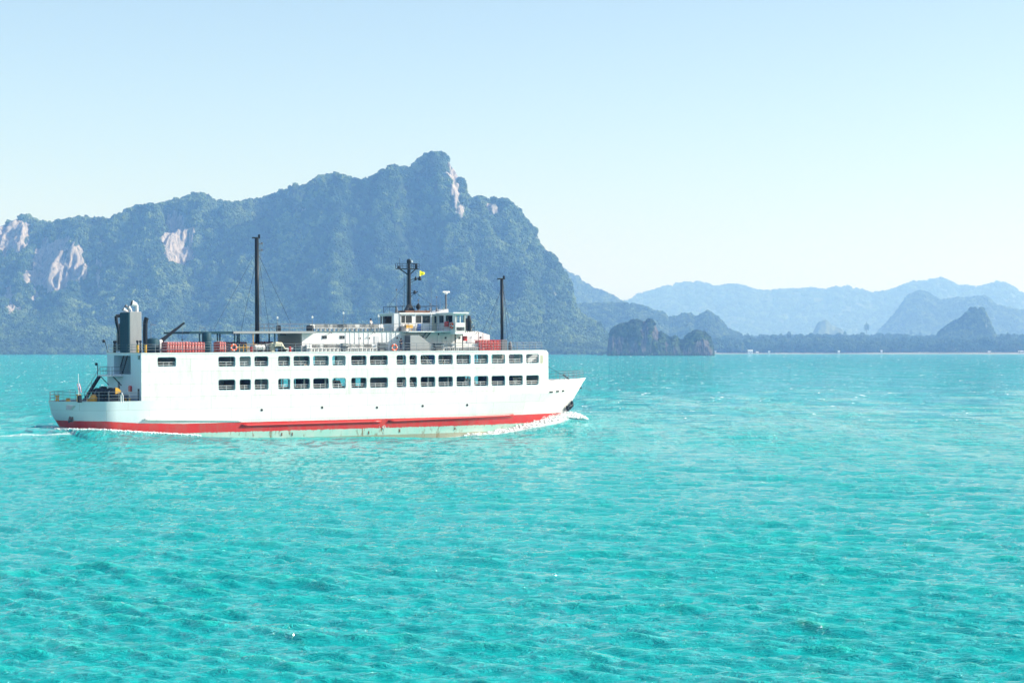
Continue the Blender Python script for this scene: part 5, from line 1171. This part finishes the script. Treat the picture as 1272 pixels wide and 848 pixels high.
# life raft canister, extinguisher, tarpaulin
a = at(316.5, 433, .8)[0]; b = at(330, 433, .8)[0]; e = empty("liferaft_canister"); put(e, (a + b) / 2, 1.0, ZD + .55); tag(e, "white cylindrical liferaft canister lying behind the rail at the kingpost's foot", "life raft")
MB().lathe((-(b - a) / 2, 0, 0), [(.2, 0), (.36, .08), (.38, .2), (.38, b - a - .2), (.36, b - a - .08), (.2, b - a)], 20, (1, 0, 0)).build("canister", M['white'], e, smooth=True)
MB().box((-.45, 0, -.42), (.1, .7, .3)).box((.45, 0, -.42), (.1, .7, .3)).build("cradle", M['steelgrey'], e)
MB().torus((-.3, 0, 0), .385, .02, (1, 0, 0), 18, 5).torus((.3, 0, 0), .385, .02, (1, 0, 0), 18, 5).build("strap", M['black'], e)
def extinguisher(x, lb, h=.85):
    e = empty("fire_extinguisher"); s = at(x, 433, .5)[0]; put(e, s, .5, ZD); tag(e, lb, "extinguisher")
    MB().lathe((0, 0, 0), [(.16, 0), (.17, h * .75), (.08, h * .9)], 12).build("cylinder", M['red'], e); MB().box((0, 0, h * .95), (.14, .08, .12)).build("valve", M['black'], e)
extinguisher(312.6, "red cylinder standing behind the rail between yellow pipes and the white liferaft canister"); extinguisher(360.8, "small red cylinder beside the beige tarpaulin on the boat deck", .75)
a = at(341, 430, .7)[0]; b = at(359, 430, .7)[0]; W_ = b - a; xs_ = np.linspace(0, W_, 26); ys_ = np.linspace(0, 1.5, 12); X_, Y_ = np.meshgrid(xs_, ys_)
Z_ = np.interp(X_, [0, W_ * .12, W_ * .55, W_ * .75, W_], [1.0, 1.30, 1.22, .55, .12]) + .16 * (fbm(X_ * 2.2, Y_ * 2.2, 4, 5) - .5); Z_[0] *= .45; Z_[-1] *= .4; Z_[0, :] += .1
o = link("tarpaulin", grid_mesh("tarpaulin", X_, Y_, Z_), M['tarp'], smooth=True); o.modifiers.new("cloth", 'SOLIDIFY').thickness = .02; put(o, a, .5, ZD); tag(o, "crumpled beige tarpaulin thrown over deck gear behind the rail", "tarpaulin")
# stacked grey bins and stacked chairs
def bin_(x0, x1, lb, h, slats):
    s0 = at(x0, 431, .8)[0]; s1 = at(x1, 431, .8)[0]; W_ = s1 - s0; e = empty("crate_stack"); put(e, (s0 + s1) / 2, 1.0, ZD); tag(e, lb, "crates", "grey bins along the boat deck rail")
    n = slats; ch = h / n
    for k in range(n): o = MB().box((0, 0, ch * (k + .5)), (W_ * (1 - .03 * (n - k)), .8, ch * .72), taper=1.06).build("crate", M['darkgrey'] if k % 2 else M['steelgrey'], e)
    MB().box((0, .2, h / 2), (W_ * .8, .3, h)).build("crate_core", M['black'], e)
bin_(425.5, 432.3, "narrow dark bin stack on the walkway forward of the aft row of benches", 1.1, 3); bin_(471.3, 482, "wide stack of grey slatted crates aft of the round orange and white lifebuoy", 1.15, 5); bin_(540.5, 551, "stack of dark slatted crates forward of the grey stair casing", 1.05, 4)
# flags
def flag(name, mat, pts, lb, cat="flag"):
    pass
zf_ = mz(341.5); s_f = at(521.5, 340, 7)[0]
def cloth(w_, h_, tap, seed, mats=None, n=14):
    mb = MB(); vs = []; k_ = 6 if mats else 1
    for j in range(k_ + 1 if mats else 7):
        rowsn = k_ if mats else 6
        for i in range(n + 1):
            q = i / n; v_ = j / rowsn; hh = h_ * (1 - (1 - tap) * q); vs.append((w_ * q, .12 * math.sin(q * 6 + seed) * q + .04 * math.sin(9 * v_), -h_ / 2 + hh * (v_ - .5) + h_ / 2))
    rowsn = k_ if mats else 6
    for j in range(rowsn):
        fs = [(j * (n + 1) + i, j * (n + 1) + i + 1, (j + 1) * (n + 1) + i + 1, (j + 1) * (n + 1) + i) for i in range(n)]
        b0 = len(mb.v); 
        if j == 0: mb.v += vs
        mb.f += fs; mb.m += [(0, 1, 2, 2, 1, 0)[j] if mats else 0] * len(fs)
    return mb
e = empty("signal_flag"); put(e, s_f, 6.8, mz(339.3)); tag(e, "small yellow signal flag flying from the radar mast", "flag")
MB_ = cloth(.85, .85, .25, 1); o = MB_.build("flag_cloth", M['flagyellow'], e); MB().tube((0, 0, -.7), (0, 0, .55), .015, 4).build("halyard", M['rail'], e)
t_, _ = att(97.8, 495, -3.2); e = empty("ensign_staff"); put(e, -3.2, t_, AZ); tag(e, "furled red, white and blue ensign on its staff at the stern rail", "flag")
hz_ = att(97.8, 464, -3.2)[1] - AZ; MB().tube((0, 0, 0), (0, 0, hz_), .035, 6).build("staff", M['whiterail'], e)
MB_ = cloth(.55, 1.5, .9, 2, True); o = MB_.build("flag_cloth", [M['red'], M['shirtw'], M['blue']], e); o.location = (.02, 0, hz_ - 1.25); o.rotation_euler = (0, R(76), 0); o.scale = (2.2, 1, .26)
MB().rbox((.15, 0, .45), (.5, .45, .9), .1).build("staff_foot", M['black'], e)

# trucks on the car deck, seen through the lower openings
def truck(s, t, L_, col, lb):
    e = empty("truck"); put(e, s, t, 4.31); tag(e, lb, "truck", "trucks carried on the car deck")
    MB().rbox((L_ * .42, 0, 1.75), (L_ * .74, 2.3, 2.35), .05).build("cargo_box", M[col], e)
    cb_ = MB().prism([(L_ * .80, -1.1, .5), (L_ * .80 + 1.9, -1.1, .5), (L_ * .80 + 1.9, -1.1, 1.35), (L_ * .80 + 1.5, -1.1, 2.3), (L_ * .80, -1.1, 2.3)], (0, 2.2, 0)).build("cab", M['white'], e)
    MB().prism([(L_ * .80 + .7, -1.12, 1.4), (L_ * .80 + 1.7, -1.12, 1.4), (L_ * .80 + 1.45, -1.12, 2.1), (L_ * .80 + .7, -1.12, 2.1)], (0, .03, 0)).build("window", M['glass'], cb_)
    MB().box((L_ * .5, 0, .5), (L_, .9, .2)).build("chassis", M['black'], e)
    wm = MB().lathe((0, -.15, 0), [(.42, 0), (.48, .05), (.48, .25), (.42, .3)], 16, (0, 1, 0)).mesh("wheel", M['black'])
    for x in (L_ * .18, L_ * .3, L_ * .80 + .9):
        for y in (-.95, .95): o = link("wheel", wm, None, e); o.location = (x, y, .48)
truck(37.0, 3.2, 7.0, 'darkgrey', "grey box truck on the car deck behind the lower windows amidships")
truck(46.5, 3.4, 7.5, 'teal', "dark green box truck on the car deck behind the lower windows forward of amidships")
truck(56.0, 4.4, 6.0, 'shirtd', "navy box truck on the car deck behind the foremost lower windows")
truck(19.0, 10.4, 6.5, 'darkgrey', "box truck on the car deck's far side behind the aft lower windows")
truck(28.0, 4.6, 5.5, 'shirtd', "dark box truck on the car deck behind the fifth and sixth lower windows")

# people
def person(s, t, z, yaw, shirt, trou, lb, sitting=False):
    e = empty("person"); put(e, s, t, z, yaw); tag(e, lb, "person")
    if sitting: J = {'pel': (0, 0, .52), 'wai': (-.02, 0, .72), 'che': (0, 0, .95), 'nec': (0, 0, 1.12), 'hed': (.02, 0, 1.22), 'top': (.02, 0, 1.36)}; kn = (.42, .52, .48, .06); zz = 0
    else: J = {'pel': (0, 0, .92), 'wai': (0, 0, 1.1), 'che': (0, 0, 1.32), 'nec': (0, 0, 1.48), 'hed': (.02, 0, 1.56), 'top': (.02, 0, 1.70)}; kn = (.03, .50, -.02, .06)
    def skin(name, chain, rad, mat, parent):
        me = bpy.data.meshes.new(name); keys = list(chain); me.from_pydata([chain[k] for k in keys], [(keys.index(a_), keys.index(b_)) for a_, b_ in rad['e']], [])
        o = link(name, me, mat, parent); o.modifiers.new("skin", 'SKIN'); sub = o.modifiers.new("smooth", 'SUBSURF'); sub.levels = sub.render_levels = 1
        sv = me.skin_vertices[0].data
        for i, k in enumerate(keys): r_ = rad[k]; sv[i].radius = (r_, r_) if not isinstance(r_, tuple) else r_; sv[i].use_root = (i == 0)
        return o
    V = dict(J); ed = [('pel', 'wai'), ('wai', 'che'), ('che', 'nec'), ('nec', 'hed'), ('hed', 'top')]; rad = {'pel': (.15, .11), 'wai': (.13, .10), 'che': (.16, .11), 'nec': .055, 'hed': .095, 'top': .08}
    for sg, c in ((-1, 'r'), (1, 'l')):
        cz = J['che'][2]
        V['hip' + c] = (0, sg * .09, J['pel'][2] - .06); V['kne' + c] = (kn[0], sg * .11, kn[1] if not sitting else J['pel'][2] - .02); V['ank' + c] = (kn[2], sg * .11, .08); V['toe' + c] = (kn[2] + .16, sg * .12, .04)
        V['sho' + c] = (0, sg * .19, cz + .07); V['elb' + c] = (.05, sg * .25, cz - .20); V['wri' + c] = (.25, sg * .20, cz - .30); V['han' + c] = (.34, sg * .18, cz - .30)
        ed += [('pel', 'hip' + c), ('hip' + c, 'kne' + c), ('kne' + c, 'ank' + c), ('ank' + c, 'toe' + c), ('che', 'sho' + c), ('sho' + c, 'elb' + c), ('elb' + c, 'wri' + c), ('wri' + c, 'han' + c)]
        rad.update({'hip' + c: .085, 'kne' + c: .06, 'ank' + c: .042, 'toe' + c: .04, 'sho' + c: .058, 'elb' + c: .043, 'wri' + c: .03, 'han' + c: .035})
    rad['e'] = ed; skin("body", V, rad, M['skin'], e)
    ks_ = ['wai', 'che', 'shor', 'elbr', 'shol', 'elbl', 'pel']; r2 = {k: (tuple(x + .02 for x in rad[k]) if isinstance(rad[k], tuple) else rad[k] + .018) for k in ks_}; r2['e'] = [('pel', 'wai'), ('wai', 'che'), ('che', 'shor'), ('shor', 'elbr'), ('che', 'shol'), ('shol', 'elbl')]
    skin("shirt", {k: V[k] for k in ks_}, r2, M[shirt], e)
    ks_ = ['pel', 'hipr', 'kner', 'ankr', 'hipl', 'knel', 'ankl']; r3 = {k: (tuple(x + .015 for x in rad[k]) if isinstance(rad[k], tuple) else rad[k] + .022) for k in ks_}; r3['e'] = [('pel', 'hipr'), ('hipr', 'kner'), ('kner', 'ankr'), ('pel', 'hipl'), ('hipl', 'knel'), ('knel', 'ankl')]
    skin("trousers", {k: V[k] for k in ks_}, r3, M[trou], e)
    hd = V['hed']; MB().lathe((hd[0] - .02, 0, hd[2] + .02), [(.09, -.04), (.118, .02), (.115, .10), (.08, .165), (.02, .185)], 14).build("hair", M['hair'], e, smooth=True)
s = at(461.3, 405, 4.4)[0]; person(s, 4.4, SDZ, R(-60), 'shirtw', 'shirtd', "person with dark hair and white shirt on the sun deck, aft of the wheelhouse")
s = at(498.7, 430, 1.0)[0]; person(s, 1.0, ZD, R(200), 'shirtd', 'shirtd', "person in dark clothes standing beside the round lifebuoy and the grey stair casing")
s = at(278.5, 452, 1.1)[0]; person(s, 1.1, 7.72, R(-70), 'shirtg', 'shirtd', "seated passenger in a bright green shirt behind the aftmost upper window of the double row", True)
s = at(551, 450, 1.2)[0]; person(s, 1.2, 7.72, R(-70), 'shirtw', 'shirtd', "white-shirted passenger, left of two seated behind the upper window under the dark crates", True)
s = at(557.5, 450, 1.2)[0]; person(s, 1.2, 7.72, R(-110), 'shirtw', 'shirtd', "white-shirted passenger, right of two seated behind the upper window under the dark crates", True)
s = at(384 , 452, 1.0)[0] - .5; person(s, 1.0, 7.72, R(-80), 'shirtw', 'shirtd', "passenger in pale shirt leaning by the fifth upper window of the double row", True)

# ------------------------------------------------------------------ broken water thrown up at the bow and stern: countless lumps, one object
def spray():
    ico = bmesh.new(); bmesh.ops.create_icosphere(ico, subdivisions=1, radius=1); iv = np.array([v.co[:] for v in ico.verts]); it = np.array([[v.index for v in f.verts] for f in ico.faces]); ico.free()
    P = []; 
    for k in range(2600):
        s = 74.3 - abs(RNG.normal(0, 7)) if k < 2000 else RNG.uniform(-6, 12); 
        if s > 76 or s < -7: continue
        q = RNG.random() ** 1.4
        if k < 2000:
            base = float(np.interp(s, [50, 59, 64, 68, 71, 74, 76.5], [-1.1, -.5, .1, .8, 1.15, .8, .1])); wl = B - (hb(min(s, 70.6), 0) if s < 70.6 else 0); off = float(np.interp(s, [50, 60, 70, 75, 77], [.3, 1.3, 2.4, 2.0, .6])) * q
            z = base + RNG.random() ** 2.2 * float(np.interp(s, [50, 62, 70, 73, 76.5], [.15, .5, 1.25, 1.0, .3])) * (1 - .5 * q); t = wl - off - .05; r_ = RNG.uniform(.04, .15) * (1.1 if z < base + .4 else .6)
        else:
            z = float(np.interp(s, [-7, -1, 4, 12], [.9, .85, .45, -.15])) + .12 * RNG.random(); t = -.2 - q * 2.2 + (0 if s > 0 else -s * .6); r_ = RNG.uniform(.04, .11)
        P.append((s, t, z, r_))
    P = np.array(P); n = len(P); sc = P[:, 3][:, None, None] * RNG.uniform(.6, 1.5, (n, 12, 1)) * np.array([1.6, 1.2, .8])
    V = iv[None] * sc + P[:, None, :3]; Tt = it[None] + (np.arange(n) * 12)[:, None, None]
    me = bpy.data.meshes.new("bow_spray"); me.from_pydata(V.reshape(-1, 3).tolist(), [], Tt.reshape(-1, 3).tolist())
    m, t, p = newmat("white_foam"); p.inputs["Base Color"].default_value = (.80, .84, .85, 1); p.inputs["Roughness"].default_value = .8
    o = link("bow_spray", me, m, smooth=True); o.matrix_world = Matrix.Translation((FO[0], FO[1], 0)) @ Matrix.Rotation(TH, 4, 'Z'); tag(o, kind='stuff')
spray()

# ------------------------------------------------------------------ the air: one even haze box round everything
hz = MB().box((2000, 9800, 309), (13000, 20600, 626)).build("haze", [bpy.data.materials.new("haze_air")]); tag(hz, kind='stuff')
m = hz.data.materials[0]; m.use_nodes = True; t = m.node_tree; t.nodes.clear(); ov = t.nodes.new("ShaderNodeOutputMaterial"); pv = t.nodes.new("ShaderNodeVolumePrincipled")
pv.inputs["Color"].default_value = (0.26, 0.48, 1.0, 1); pv.inputs["Absorption Color"].default_value = (1, 1, 1, 1); pv.inputs["Density"].default_value = 1.2e-4; pv.inputs["Anisotropy"].default_value = 0.1
t.links.new(pv.outputs[0], ov.inputs["Volume"])
